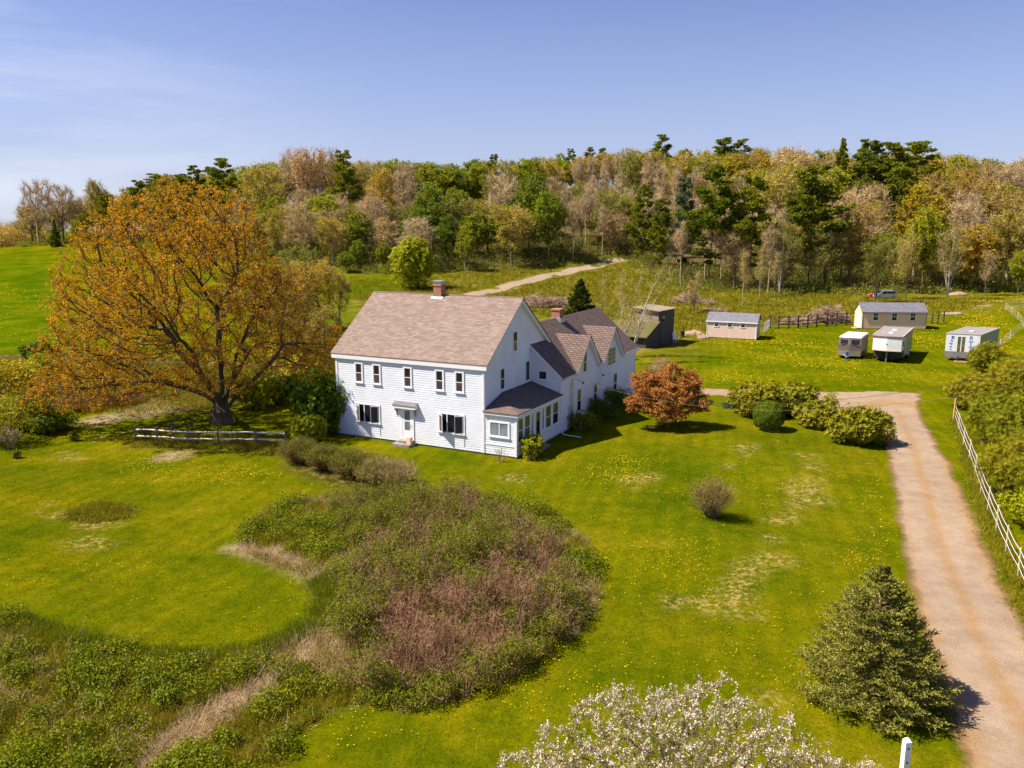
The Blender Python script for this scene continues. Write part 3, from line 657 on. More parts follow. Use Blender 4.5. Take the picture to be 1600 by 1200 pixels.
for s, e in ((1, 2.58),):
    A = [(0.0, 6.84, ellz(0) - .07), (e, 6.84, ellz(e) - .07), (e, 6.84, ellz(e) - .27), (0.0, 6.84, ellz(0) - .27)]
    t.solid(A, [(p[0], p[1] + .14, p[2]) for p in A])
    A = [(EA, 23.4, ER - .07), (e, 23.4, ellz(e) - .07), (e, 23.4, ellz(e) - .27), (EA, 23.4, ER - .27)]
    t.solid(A, [(p[0], p[1] + .3, p[2]) for p in A])
for b0, b1 in ((6.84, 9.42), (14.2, 14.88), (19.76, 23.7)):
    t.box(2.36, 2.56, b0, b1, 3.86, 4.03)
t.box(2.30, 2.40, 6.93, 7.10, .1, 3.9); t.box(2.30, 2.40, 23.3, 23.46, .1, 3.9)
t.build('wing_trim', M['trim'], house)
for b0, b1 in ((6.84, 9.5), (14.15, 14.95), (19.7, 23.8)):
    g_ = MB(); g_.bar((2.62, b0, 4.03), (2.62, b1, 4.02), .055, 8); g_.build('gutter', M['metal'], house)
g_ = MB()
for b in (14.55,): g_.bar((2.5, b, 3.95), (2.42, b, .15), .035, 6)
g_.bar((2.42, 14.55, .15), (2.8, 14.45, .08), .035, 6); g_.build('downspout', M['trim'], house)
c = MB(); c.box(EA - .36, EA + .36, 14.15, 14.87, 6.9, 8.10); c.box(EA - .41, EA + .41, 14.10, 14.92, 8.0, 8.12); ch = c.build('chimney', M['brick'], house, .012)
c = MB(); c.box(EA - .42, EA + .46, 14.07, 14.95, 6.95, 7.42); c.build('flashing', M['metal'], ch)
S_ = ((2.35, 0, 0), Y_, (1, 0, 0))
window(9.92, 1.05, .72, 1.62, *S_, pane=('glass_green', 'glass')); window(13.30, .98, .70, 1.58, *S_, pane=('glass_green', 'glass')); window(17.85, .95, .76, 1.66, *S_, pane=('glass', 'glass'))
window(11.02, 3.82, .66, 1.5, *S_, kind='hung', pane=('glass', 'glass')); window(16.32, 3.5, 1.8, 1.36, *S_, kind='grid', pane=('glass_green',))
window(.62, 3.86, .60, .56, (0, 7.0, 0), X_, (0, -1, 0), kind='single', pane=('glass',))
Gb = ((0, 0, 0), Y_, (1, 0, 0))
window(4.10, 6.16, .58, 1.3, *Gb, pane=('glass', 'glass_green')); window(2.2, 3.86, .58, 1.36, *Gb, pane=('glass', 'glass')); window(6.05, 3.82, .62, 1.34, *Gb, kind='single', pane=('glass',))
# electric service: conduit, meter, wall lamps
d = MB(); d.bar((2.44, 8.9, .3), (2.44, 8.9, 3.7), .04); d.bar((2.42, 8.55, .9), (2.42, 8.55, 3.5), .025); d.build('conduit', M['metal'], house)
d = MB(); d.box(2.37, 2.52, 8.35, 8.65, 1.25, 1.75); d.bar((2.5, 8.5, 1.55), (2.58, 8.5, 1.55), .10, 12); d.build('electric_meter', M['metal'], house)
for b, z in ((11.0, 3.05), (15.3, 2.95)): d = MB(); d.bar((2.37, b, z), (2.48, b, z - .02), .09, 10, .05); d.build('wall_lamp', M['dark_rail'], house)
d = MB(); d.bar((2.38, 7.0, 2.7), (2.38, 7.0, .25), .035); d.bar((2.38, 7.0, .25), (2.75, 6.6, .12), .035); d.bar((2.75, 6.6, .12), (4.1, 6.5, .1), .035); d.build('downspout', M['trim'], house)
# ------------------------------------------------------------------ plant tools
def unit(v): return v / np.maximum(np.linalg.norm(v, axis=-1, keepdims=True), 1e-9)
def colonize(att, stem, step, infl, kill, iters, R, up=0.0, jit=0.12):
    """grow branches from stem (list of points) towards the attractor cloud; returns nodes, parents"""
    N = [np.array(p, float) for p in stem]; par = [-1] + list(range(len(stem) - 1))
    att = np.array(att, float); nd = np.full(len(att), 1e9); ni = np.zeros(len(att), int); start = 0
    kids = {}
    for _ in range(iters):
        new = np.array(N[start:])
        if len(new) == 0 or len(att) == 0: break
        D = np.linalg.norm(att[:, None] - new[None], axis=2); k = D.argmin(1); dm = D[np.arange(len(att)), k]
        b = dm < nd; nd[b] = dm[b]; ni[b] = k[b] + start
        keep = nd > kill; att, nd, ni = att[keep], nd[keep], ni[keep]
        if len(att) == 0: break
        start = len(N); m = nd < infl
        if not m.any(): 
            m = nd < nd.min() * 1.05
        for j in np.unique(ni[m]):
            if kids.get(j, 0) >= 3: 
                sel = m & (ni == j); nd[sel] = 1e9; continue
            s = unit(att[m & (ni == j)] - N[j]).sum(0); s = s / (np.linalg.norm(s) + 1e-6)
            s = s + R.normal(0, jit, 3) + np.array([0, 0, up]); s /= np.linalg.norm(s)
            N.append(N[j] + s * step); par.append(int(j)); kids[j] = kids.get(j, 0) + 1
    return np.array(N), np.array(par)
def pipe(N, par, tip, ex=2.2):
    """radius of each node from the twigs it carries"""
    w = np.zeros(len(N)); ch = np.zeros(len(N), int)
    for i in range(len(N) - 1, 0, -1):
        if ch[i] == 0: w[i] = max(w[i], tip ** ex)
        w[par[i]] += w[i]; ch[par[i]] += 1
    return w ** (1 / ex), ch
def tubes(N, par, r, sides=5, rmin=0.0, flare=0.0):
    """tapered tubes along the skeleton, as quads"""
    d = np.zeros_like(N); d[1:] = unit(N[1:] - N[par[1:]]); d[0] = (0, 0, 1)
    main = {}
    for i in range(1, len(N)):
        p = par[i]
        if p not in main or r[i] > r[main[p]]: main[p] = i
    idx = np.array([i for i in range(1, len(N)) if r[i] >= rmin])
    if len(idx) == 0: return np.zeros((0, 3)), np.zeros((0, 4), int)
    p = par[idx]; ism = np.array([main[q] == i for q, i in zip(p, idx)])
    r0 = np.where(ism, r[p], r[idx] * 1.1); d0 = np.where(ism[:, None], d[p], d[idx])
    def ring(c, dd, rr):
        u = np.cross(dd, np.array([0.31, 0.77, 0.1])); u = unit(u); w_ = np.cross(dd, u)
        a = np.arange(sides) * 2 * np.pi / sides
        return c[:, None] + (u[:, None] * np.cos(a)[None, :, None] + w_[:, None] * np.sin(a)[None, :, None]) * rr[:, None, None]
    A = ring(N[p], d0, r0); B = ring(N[idx], d[idx], r[idx]); n = len(idx)
    V = np.concatenate([A, B], 1).reshape(-1, 3)
    o = np.arange(n)[:, None] * 2 * sides; k = np.arange(sides)[None]
    F_ = np.stack([o + k, o + (k + 1) % sides, o + sides + (k + 1) % sides, o + sides + k], -1).reshape(-1, 4)
    return V, F_
def ribbons(P0, P1, w, R):
    """thin flat strips from P0 to P1 (twigs, stems)"""
    d = unit(P1 - P0); s = unit(np.cross(d, R.normal(0, 1, P0.shape))) * (np.asarray(w).reshape(-1, 1) * 0.5)
    V = np.stack([P0 - s, P0 + s, P1 + s * 0.35, P1 - s * 0.35], 1).reshape(-1, 3)
    return V, np.arange(len(V)).reshape(-1, 4)
def leaves(C, size, R, nrm=None, spread=1.0, aspect=0.6):
    """small four-cornered leaves centred at C; nrm biases the way they face"""
    n = len(C); size = np.broadcast_to(np.asarray(size, float), (n,))
    q = R.normal(0, 1, (n, 3)) * spread
    if nrm is not None: q = q + nrm
    q = unit(q); u = unit(np.cross(q, R.normal(0, 1, (n, 3)))); v = np.cross(q, u)
    a = size[:, None] * 0.5; b = a * aspect
    V = np.stack([C - u * a, C - v * b + u * a * 0.15, C + u * a, C + v * b + u * a * 0.15], 1).reshape(-1, 3)
    return V, np.arange(len(V)).reshape(-1, 4)
def merge(parts):
    V, F_, mi, k = [], [], [], 0
    for v, f, m in parts:
        V.append(v); F_.append(f + k); mi.append(np.full(len(f), m)); k += len(v)
    return np.concatenate(V), np.concatenate(F_), np.concatenate(mi)
def mesh_of(name, parts, mats, parent=None):
    V, F_, mi = merge(parts)
    return link_mesh(name, np_mesh(name, V, F_, mq=mi), mats, parent)
def in_ellipsoid(n, R, c, r, shell=0.0):
    p = unit(R.normal(0, 1, (n, 3))); rad = (shell + (1 - shell) * R.random(n)) ** (1 / 2.2)
    return np.array(c) + p * rad[:, None] * np.array(r)
def scatter_ends(N, par, ch, r, rmax, n, sig, R):
    """points around thin branches"""
    idx = np.where(r < rmax)[0]; idx = idx[idx > 0]
    k = R.choice(idx, n); t = R.random((n, 1))
    return N[k] * t + N[par[k]] * (1 - t) + R.normal(0, sig, (n, 3)), unit(N[k] - N[par[k]])

# ---- broadleaf prototype: returns (trunk mesh, crown mesh)
def broadleaf(seed, h, rad, base, natt, twigs, tl, nleaf, ls, bark, lobes=5, tip=0.018, forks=1, tw=0.03, step=0.6):
    R = np.random.default_rng(seed)
    zc = (h + base) / 2; rz = (h - base) / 2
    A = [in_ellipsoid(natt // 2, R, (0, 0, zc), (rad * .72, rad * .72, rz * .9))]
    for i in range(lobes):
        a = R.random() * 6.28; q = R.uniform(.35, .62) * rad; z = zc + R.uniform(-.55, .62) * rz
        A.append(in_ellipsoid(natt // 2 // lobes, R, (math.cos(a) * q, math.sin(a) * q, z), (rad * .42, rad * .42, rz * .34)))
    A = np.concatenate(A); A = A[A[:, 2] < h]
    stem = [(0, 0, -.6)]; z = 0.0; x = y = 0.0
    while z < base + 0.25 * (h - base):
        stem.append((x, y, z)); z += step; x += R.normal(0, .04); y += R.normal(0, .04)
    N, par = colonize(A, stem, step, 3.2, .75, 60, R, .05)
    r, ch = pipe(N, par, tip); r[0] *= 1.3
    r = np.minimum(r, 0.028 * h)
    V, F_ = tubes(N, par, r, 5, 0.022)
    C, D = scatter_ends(N, par, ch, r, 0.06, twigs, .12, R)
    d = unit(D * .9 + R.normal(0, .55, C.shape) + np.array([0, 0, .35])); L = tl * R.uniform(.5, 1.2, (twigs, 1))
    tv, tf = ribbons(C, C + d * L, tw * R.uniform(.6, 1.3, twigs), R)
    tm = np_mesh('trunk', V, F_)
    crown = [(tv, tf, 0)]
    if nleaf:
        k = R.integers(0, twigs, nleaf); LC = C[k] + d[k] * L[k] * R.uniform(.1, 1.15, (nleaf, 1)) + R.normal(0, .10, (nleaf, 3))
        lv, lf = leaves(LC, ls * R.uniform(.6, 1.4, nleaf), R, np.array([0, 0, .7])); crown.append((lv, lf, 1))
    cv, cf, cm_ = merge(crown)
    return tm, np_mesh('crown', cv, cf, mq=cm_)
# ---- white pine: tiers of long level limbs carrying flat plumes
def pine(seed, h, rad, bare=.25, tuft=.34, dens=1.0, irregular=.5):
    R = np.random.default_rng(seed); N = [(0, 0, -.6)]; par = [-1]; z = 0; x = y = 0
    while z < h * .97:
        N.append((x, y, z)); par.append(len(N) - 2); z += .7; x += R.normal(0, .03); y += R.normal(0, .03)
    nt = len(N); TC, TN, TS = [], [], []
    for i in range(1, nt):
        z = N[i][2]; f = z / h
        if f < bare: continue
        g = (f - bare) / (1 - bare)
        prof = (g * 4.0) ** .6 if g < .25 else (1 - (g - .25) / .75 * .86) ** .75
        for k in range(R.integers(2, 5)):
            a = R.random() * 6.28; L = rad * prof * R.uniform(1 - irregular, 1.12)
            if L < .3: L = .3
            m = max(2, int(L / .6)); q = i; p = np.array(N[i]); el = R.uniform(-.05, .30) + .5 * g
            for s in range(m):
                el += .05; dd = np.array([math.cos(a) * math.cos(el), math.sin(a) * math.cos(el), math.sin(el)])
                p = p + dd * L / m; N.append(tuple(p)); par.append(q); q = len(N) - 1
                if s >= m * .35 or L < 1.2:
                    c = int((5 + 6 * s / m) * dens)
                    off = R.normal(0, 1, (c, 3)) * np.array([.42, .42, .10]) * (0.55 + .16 * L)
                    TC.append(p + off); TN.append(np.tile([math.cos(a) * .25, math.sin(a) * .25, 1.0], (c, 1)))
    N = np.array(N); par = np.array(par); r, ch = pipe(N, par, .016, 2.3); r = np.minimum(r, .016 * h)
    V, F_ = tubes(N, par, r, 5, .014)
    C = np.concatenate(TC); n = len(C); K = 5
    C = np.repeat(C, K, 0); Nn = np.repeat(np.concatenate(TN), K, 0)
    d = unit(R.normal(0, .75, (n * K, 3)) + Nn * np.array([1, 1, .55])); L = tuft * R.uniform(.6, 1.3, (n * K, 1))
    s = unit(np.cross(d, R.normal(0, 1, d.shape))) * L * .30
    LV = np.stack([C, C + d * L * .5 + s, C + d * L, C + d * L * .5 - s], 1).reshape(-1, 3)
    return np_mesh('trunk', V, F_), np_mesh('crown', LV, np.arange(len(LV)).reshape(-1, 4))
# ---- fir or spruce: dense cone of whorls, sprays of needled twigs along every limb
def spruce(seed, h, rad, whorl, per, spray, needle, droop=-.25, dead=0, fat=.16):
    R = np.random.default_rng(seed); N = [(0, 0, -.3)]; par = [-1]; z = 0.0
    while z < h: N.append((0, 0, z)); par.append(len(N) - 2); z += whorl
    N.append((0, 0, h)); par.append(len(N) - 2)
    nt = len(N); SP, SD, SL = [], [], []
    for i in range(1, nt):
        f = N[i][2] / h; L0 = rad * (min(1, .86 + f * 1.2) if f < .12 else (1 - (f - .12) / .88) ** .80)
        for k in range(int(per * (1.0 - .35 * f))):
            a = R.random() * 6.28; L = max(.12, L0 * R.uniform(.80, 1.08)); m = max(2, int(L / .22)); q = i
            p = np.array(N[i]) + np.array([0, 0, R.uniform(-.5, .5) * whorl]); el = droop * (1 - f) + .75 * f ** 1.5 + R.normal(0, .08)
            for s in range(m):
                el += .10 * (1 if s > m * .5 else -.3)
                dd = np.array([math.cos(a) * math.cos(el), math.sin(a) * math.cos(el), math.sin(el)]); p = p + dd * L / m
                N.append(tuple(p)); par.append(q); q = len(N) - 1
                u = s / m
                if u > .12 or L < .5:
                    for sg in (-1, 1):
                        for _ in range(spray):
                            sa = a + sg * R.uniform(.5, 1.05); se = el + R.uniform(-.18, .40)
                            SP.append(p - dd * R.random() * L / m); SD.append((math.cos(sa) * math.cos(se), math.sin(sa) * math.cos(se), math.sin(se)))
                            SL.append(min(.42, .16 + .28 * L * (1.1 - u)) * R.uniform(.6, 1.15) * min(1, .35 + L))
            SP.append(p); SD.append(dd + np.array([0, 0, .15])); SL.append(.2 * min(1, .4 + L))
    N = np.array(N); par = np.array(par); r, ch = pipe(N, par, .006, 2.3); r = np.minimum(r, .02 * h)
    V, F_ = tubes(N, par, r, 4, .005)
    P_, D, L = np.array(SP), unit(np.array(SD)), np.array(SL)
    n = len(P_); K = needle; t = np.tile(np.linspace(.06, 1.0, K), n)[:, None]
    C = np.repeat(P_, K, 0) + np.repeat(D, K, 0) * np.repeat(L, K)[:, None] * t
    nd = unit(np.repeat(D, K, 0) * .9 + R.normal(0, .55, (n * K, 3)) + np.array([0, 0, .35])); ln = fat * (1.1 - .45 * t) * R.uniform(.7, 1.2, (n * K, 1))
    s = unit(np.cross(nd, R.normal(0, 1, nd.shape))) * ln * .30
    LV = np.stack([C, C + nd * ln * .45 + s, C + nd * ln, C + nd * ln * .45 - s], 1).reshape(-1, 3)
    return np_mesh('trunk', V, F_), np_mesh('crown', LV, np.arange(len(LV)).reshape(-1, 4))
def shrub_pts(n, R, rx, ry, h, lumps=9, ls=.38, inner=.25):
    """points and outward normals over a lumpy mound of clustered branch ends"""
    cs = [np.array([0, 0, h * .45, rx * .72, ry * .72, h * .52])]
    for i in range(lumps):
        a = R.random() * 6.28; e = R.uniform(0.05, 1.35); q = R.uniform(.50, .84)
        cs.append(np.array([math.cos(a) * math.cos(e) * rx * q, math.sin(a) * math.cos(e) * ry * q, h * (.42 + .42 * math.sin(e) * q / .74), rx * ls * R.uniform(.8, 1.25), ry * ls * R.uniform(.8, 1.25), h * ls * R.uniform(.7, 1.1)]))
    P_, Nn = [], []; w = np.array([c[3] * c[4] for c in cs]); w = w / w.sum()
    for c, q in zip(cs, w):
        k = int(n * q) + 1; d = unit(R.normal(0, 1, (k, 3))); rr = 1 - inner * R.random(k) ** 2
        P_.append(c[:3] + d * rr[:, None] * c[3:]); Nn.append(d)
    P_, Nn = np.concatenate(P_), np.concatenate(Nn)
    st_ = R.random(len(P_)) < .07; P_[st_] += Nn[st_] * (R.uniform(.06, .26, (st_.sum(), 1)) * h * .6) + np.array([0, 0, .04]) * h
    k = P_[:, 2] > .03
    return P_[k], Nn[k]
def rosettes(P_, Nn, n, size, R, aspect=.35, open_=.9):
    """whorls of n leaves around every point, opening along the normal"""
    m = len(P_); C = np.repeat(P_, n, 0); q = np.repeat(unit(Nn + R.normal(0, .35, Nn.shape)), n, 0)
    u = unit(np.cross(q, np.array([.3, .2, .9]))); v = np.cross(q, u); a = np.tile(np.arange(n) * 2 * np.pi / n, m) + np.repeat(R.random(m) * 6.28, n)
    d = unit((u * np.cos(a)[:, None] + v * np.sin(a)[:, None]) * open_ + q * R.uniform(.15, .7, (m * n, 1)))
    s = size * R.uniform(.75, 1.25, (m * n, 1)); w_ = unit(np.cross(d, q)) * s * aspect * .5
    V = np.stack([C, C + d * s * .55 + w_, C + d * s, C + d * s * .55 - w_], 1).reshape(-1, 3)
    return V, np.arange(len(V)).reshape(-1, 4)
def stems(R, n, r0, pts, w_=.02):
    """woody stems from the base to chosen points, two pieces each"""
    k = R.integers(0, len(pts), n); T = pts[k]; a = R.random(n) * 6.28
    B = np.stack([np.cos(a) * r0, np.sin(a) * r0, np.full(n, -.05)], 1) * R.random((n, 1)) ** .5
    Mid = B * .35 + T * .55 + np.array([0, 0, .12]) * T[:, 2:3]
    v1, f1 = ribbons(B, Mid, w_, R); v2, f2 = ribbons(Mid, T, w_ * .6, R)
    return [(v1, f1, 0), (v2, f2, 0)]
# ------------------------------------------------------------------ the big maple left of the house
def shrub_root(name, px, py, label, cat='shrub', group=None, rz=0.0, sc=None):
    p = G(px, py); o = empty(name, p, rz, sc); tag(o, label, cat, group); return o
R = np.random.default_rng(5)
mp_ = G(347, 662)
maple = empty('maple_tree', mp_, 0); tag(maple, 'huge spreading maple with orange spring flowers and dark forked trunk, left of the farmhouse', 'tree')
att = [in_ellipsoid(2500, R, (-2.7, -.5, 9.2), (8.0, 9.0, 8.0), .15)]
for c, r_, n in (((-8.5, -1, 3.9), (4.2, 4.2, 2.0), 420), ((-11.5, .5, 3.0), (2.6, 3, 1.0), 160), ((6.3, 4, 5.2), (2.8, 3.6, 2.2), 300), ((3.5, 5, 4.6), (4.5, 4.5, 2.2), 240), ((6.2, 4.5, 3.6), (2.6, 3.0, 1.5), 200), ((-7, 3, 8), (4.3, 4.5, 3.6), 300), ((-2, -4, 12), (4.5, 4, 4.2), 220), ((-.5, 0, 15), (4.3, 4.5, 2.5), 240), ((3.4, 1, 9.5), (3.0, 5, 3.8), 260), ((-9.5, 0, 8.5), (2.8, 3.5, 2.6), 200), ((-9, -2, 6.2), (3.2, 3.5, 2.0), 220)):
    att.append(in_ellipsoid(n, R, c, r_))
att += [in_ellipsoid(300, R, (-10.8, -1.5, 2.6), (3.4, 3.2, 1.3)), in_ellipsoid(160, R, (-7.0, -3.0, 2.6), (2.6, 2.6, 1.1))]
att = np.concatenate(att); att = att[(att[:, 2] > np.where(att[:, 0] < -4, 1.3, 2.4)) & (att[:, 2] < 17.6)]
stem = [(0, 0, -.5), (0, 0, .2), (0.02, 0, .6), (.05, 0, 1.0)]
N_, par_ = list(map(np.array, stem)), [-1, 0, 1, 2]
# main leaders fork low, as in the photograph
def leader(pts, at):
    q = at
    for p in pts: N_.append(np.array(p, float)); par_.append(q); q = len(N_) - 1
leader([(-.25, 0, 1.6), (-.42, 0, 2.2), (-.7, -.1, 2.9), (-1.15, -.2, 3.6), (-1.6, -.2, 4.3), (-2.2, -.3, 4.9), (-2.7, -.3, 5.6), (-3.0, -.3, 6.4), (-3.5, -.4, 7.2)], 3)
leader([(.08, .1, 1.7), (.1, .1, 2.3), (.15, .1, 3.1), (.1, .1, 3.9), (.2, .1, 4.7), (.1, 0, 5.5), (.2, 0, 6.3), (.25, 0, 7.1), (.1, .1, 7.9), (.2, .1, 8.7)], 3)
leader([(.36, .1, 1.5), (.50, .1, 2.1), (.8, .2, 2.8), (1.0, .2, 3.5), (1.1, .2, 4.3), (1.3, .2, 5.1), (1.7, .3, 5.9), (2.1, .3, 6.7), (2.4, .3, 7.5)], 3)
leader([(.6, .1, 1.4), (1.0, .1, 1.9), (1.5, .3, 2.4), (2.2, .4, 3.0), (2.8, .5, 3.7), (3.5, .6, 4.3), (4.1, .7, 5.0), (4.6, .8, 5.8)], 3)
leader([(-.9, -.2, 2.2), (-1.8, -.3, 2.6), (-2.7, -.5, 2.9), (-3.6, -.6, 3.2), (-4.5, -.8, 3.4)], 4)
leader([(.0, -.7, 2.4), (-.1, -1.5, 3.0), (-.2, -2.3, 3.8), (-.3, -3.0, 4.7), (-.3, -3.5, 5.7)], 3)
leader([(.3, .8, 2.5), (.6, 1.7, 3.2), (.9, 2.6, 4.0), (1.2, 3.4, 4.9)], 3)
def grow_from(N0, par0, att, step, infl, kill, iters, R, up):
    """like colonize, but starting from a whole framework"""
    N1, p1 = colonize(att, N0, step, infl, kill, iters, R, up); p1[:len(par0)] = par0; return N1, p1
N, par = grow_from(N_, par_, att, .50, 3.0, .62, 90, R, .02)
order_r, ch = None, None
w_ = np.zeros(len(N)); ch = np.zeros(len(N), int)
kids = [[] for _ in N]
for i in range(1, len(N)): kids[par[i]].append(i)
seq = []; st = [0]
while st:
    q = st.pop(); seq.append(q); st += kids[q]
for q in reversed(seq):
    if not kids[q]: w_[q] = .013 ** 2.3
    if par[q] >= 0: w_[par[q]] += w_[q]
r = w_ ** (1 / 2.3); r = r * np.clip(0.42 / r.max(), .2, 3); r = np.maximum(r, .012)
r[0] = 1.05; r[1] = .86; r[2] = .78; r[3] = .74; r[4:] = np.minimum(r[4:], .46)
V, F_ = tubes(N, par, r, 7, .016)
link_mesh('trunk', np_mesh('trunk', V, F_), M['bark_dark'], maple, True)
C, D = scatter_ends(N, par, None, r, .05, 20000, .09, R)
d = unit(D * .8 + R.normal(0, .6, C.shape) + np.array([0, 0, .15])); L = R.uniform(.25, .75, (len(C), 1))
tv, tf = ribbons(C, C + d * L, .016, R)
k = R.integers(0, len(C), 22000); LC = C[k] + d[k] * L[k] * R.uniform(.5, 1.1, (len(k), 1))
LC = np.repeat(LC, 5, 0) + R.normal(0, .085, (len(LC) * 5, 3)); lv, lf = leaves(LC, .135 * R.uniform(.6, 1.4, len(LC)), R, np.array([-.4, 0, .5]))
mesh_of('crown', [(tv, tf, 0), (lv, lf, 1)], [M['bark'], M['maple']], maple)

# ------------------------------------------------------------------ near conifer, apple blossom, garden shrubs
def tree_obj(name, p, tm, cm, barkm, leafm, label, cat='tree', group=None, rz=0., sc=(1, 1, 1)):
    o = empty(name, p, rz, sc); tag(o, label, cat, group)
    link_mesh('trunk', tm, barkm, o, True); link_mesh('crown', cm, leafm, o); return o
tm, cm_ = spruce(11, 4.15, 2.25, .165, 18, 2, 12, droop=-.05, fat=.088)
p_ = G(1362, 1090); tree_obj('spruce_tree', p_, tm, cm_, M['twig'], M['spruce'], 'broad grey-green spruce standing beside the gravel drive, lower right')
tm, cm_ = spruce(12, 8.6, 3.1, .30, 14, 1, 7, droop=.0, fat=.30)
p_ = at_dist(905, 88); tree_obj('fir_tree', p_, tm, cm_, M['bark'], M['fir'], 'dark green young fir behind the roof of the rear wing')

ap = empty('apple_tree', at_dist(1040, 15.5)); tag(ap, 'apple tree in pink-white blossom, its top rising at the bottom edge', 'tree')
A = [in_ellipsoid(900, R, (0, 0, 2.9), (3.2, 2.6, 1.35))]
for c, q, n in (((-2.3, .2, 2.4), (1.6, 1.4, .9), 200), ((2.1, .5, 2.7), (1.4, 1.4, 1.0), 220), ((3.9, 0.6, 2.0), (1.0, 1.1, .7), 120), ((-.6, .6, 3.7), (1.2, 1.1, .5), 150), ((1.2, .8, 3.75), (1.0, 1.0, .45), 120), ((5.0, 1.0, 1.5), (.8, .8, .5), 60)): A.append(in_ellipsoid(n, R, c, q))
N, par = colonize(np.concatenate(A), [(0, 0, -.3), (0, 0, .3), (.05, 0, .6), (0, .05, .9), (0, 0, 1.2)], .22, 1.4, .28, 60, R, .03)
r, ch = pipe(N, par, .006); r = np.minimum(r, .15)
V, F_ = tubes(N, par, r, 5, .0065); link_mesh('trunk', np_mesh('trunk', V, F_), M['bark'], ap, True)
C, D = scatter_ends(N, par, ch, r, .02, 9000, .03, R); d = unit(D + R.normal(0, .5, C.shape) + np.array([0, 0, .5])); L = R.uniform(.08, .32, (9000, 1))
tv, tf = ribbons(C, C + d * L, .009, R)
k = R.integers(0, 9000, 5600); BC = C[k] + d[k] * L[k] * R.uniform(.2, 1.05, (5600, 1)); BC = np.repeat(BC, 6, 0) + R.normal(0, .028, (33600, 3))
bv, bf = leaves(BC, .038 * R.uniform(.7, 1.3, len(BC)), R, np.array([0, 0, .5]), aspect=.9)
k = R.integers(0, 9000, 52000); LC = C[k] + d[k] * L[k] * R.uniform(0, 1.0, (52000, 1)) + R.normal(0, .03, (52000, 3)); lv, lf = leaves(LC, .042, R, np.array([0, 0, .6]), aspect=.5)
mesh_of('crown', [(tv, tf, 0), (lv, lf, 1)], [M['bark'], M['lime']], ap); mesh_of('blossom', [(bv, bf, 0)], [M['blossom']], ap)

# red Japanese maple by the house
jm = shrub_root('japanese_maple', 1043, 668, 'rounded maple with coppery red leaves on the lawn by the rear wing', 'tree')
A = np.concatenate([in_ellipsoid(560, R, (-.1, 0, 2.4), (2.5, 2.2, 1.7), .3), in_ellipsoid(220, R, (-1.6, .3, 3.3), (1.3, 1.3, 1.0)), in_ellipsoid(150, R, (1.5, 0, 3.4), (1.0, 1.2, .9)), in_ellipsoid(120, R, (2.3, -.3, 1.9), (.9, 1.2, .8)), in_ellipsoid(120, R, (-2.4, -.4, 1.9), (.9, 1.2, .8)), in_ellipsoid(90, R, (-.2, -1.4, 1.2), (1.4, .9, .6)), in_ellipsoid(60, R, (.2, 0, 4.5), (.7, .7, .5))])
N, par = colonize(A, [(0, 0, -.2), (0, 0, .3), (.05, 0, .6)], .22, 1.5, .30, 60, R, .0)
r, ch = pipe(N, par, .007); r = np.minimum(r, .12)
V, F_ = tubes(N, par, r, 5, .008); link_mesh('trunk', np_mesh('trunk', V, F_), M['bark'], jm, True)
C, D = scatter_ends(N, par, ch, r, .03, 5200, .07, R); LC = np.repeat(C, 7, 0) + R.normal(0, 1, (len(C) * 7, 3)) * np.array([.13, .13, .045])
lv, lf = leaves(LC, .15 * R.uniform(.6, 1.3, len(LC)), R, np.array([-.2, -.2, 1.1]), aspect=.5); mesh_of('crown', [(lv, lf, 0)], [M['jmaple']], jm)

def mound(name, px, py, rx, ry, h, mat, size, n, label, rs=6, asp=.4, seed=1, group=None, rz=0, cat='shrub', lumps=9, stem='bark', inner=.25, extra=None, ls=.38, z=0):
    R = np.random.default_rng(seed); o = shrub_root(name, px, py, label, cat, group, rz)
    P_, Nn = shrub_pts(n, R, rx, ry, h, lumps, ls, inner)
    sp_ = stems(R, 160, min(rx, ry) * .35, P_, .035)
    mesh_of('stems', sp_, [M[stem]], o)
    v, f = rosettes(P_, Nn + np.array([0, 0, .4]), rs, size, R, asp)
    parts = [(v, f, 0)]; mats = [M[mat]]
    if extra:
        k = R.integers(0, len(P_), extra[1]); fp = P_[k] + Nn[k] * size * .7; fp = np.repeat(fp, 7, 0) + R.normal(0, extra[2] * .5, (len(fp) * 7, 3))
        ev, ef = leaves(fp, extra[2], R, aspect=.9); parts.append((ev, ef, 1)); mats.append(M[extra[0]])
    mesh_of('leaves', parts, mats, o); return o
g_r = 'rhododendrons between the lawn and the parking place'
mound('rhododendron_bush', 1188, 648, 2.15, 1.9, 2.3, 'rhodo', .24, 2300, 'rhododendron nearest the house, rising behind the clipped ball shrub', seed=21, group=g_r, lumps=12)
mound('rhododendron_bush', 1240, 648, 2.0, 1.9, 2.15, 'rhodo', .24, 2200, 'middle rhododendron of the row, right of the clipped ball shrub', seed=22, group=g_r, lumps=12)
mound('rhododendron_bush', 1330, 690, 2.4, 2.0, 2.15, 'rhodo', .24, 2700, 'widest rhododendron at the corner of the gravel drive, casting shade on it', seed=23, group=g_r, lumps=13)
mound('rhododendron_bush', 1275, 668, 1.6, 1.5, 1.7, 'rhodo', .22, 1500, 'low rhododendron filling the middle front of the row', seed=24, group=g_r, lumps=9)
mound('azalea_bush', 1295, 664, .95, .9, 2.35, 'olive', .13, 420, 'twiggy azalea with a few pink flowers, rising out of the rhododendrons', seed=25, extra=('pink', 16, .10), inner=.8)
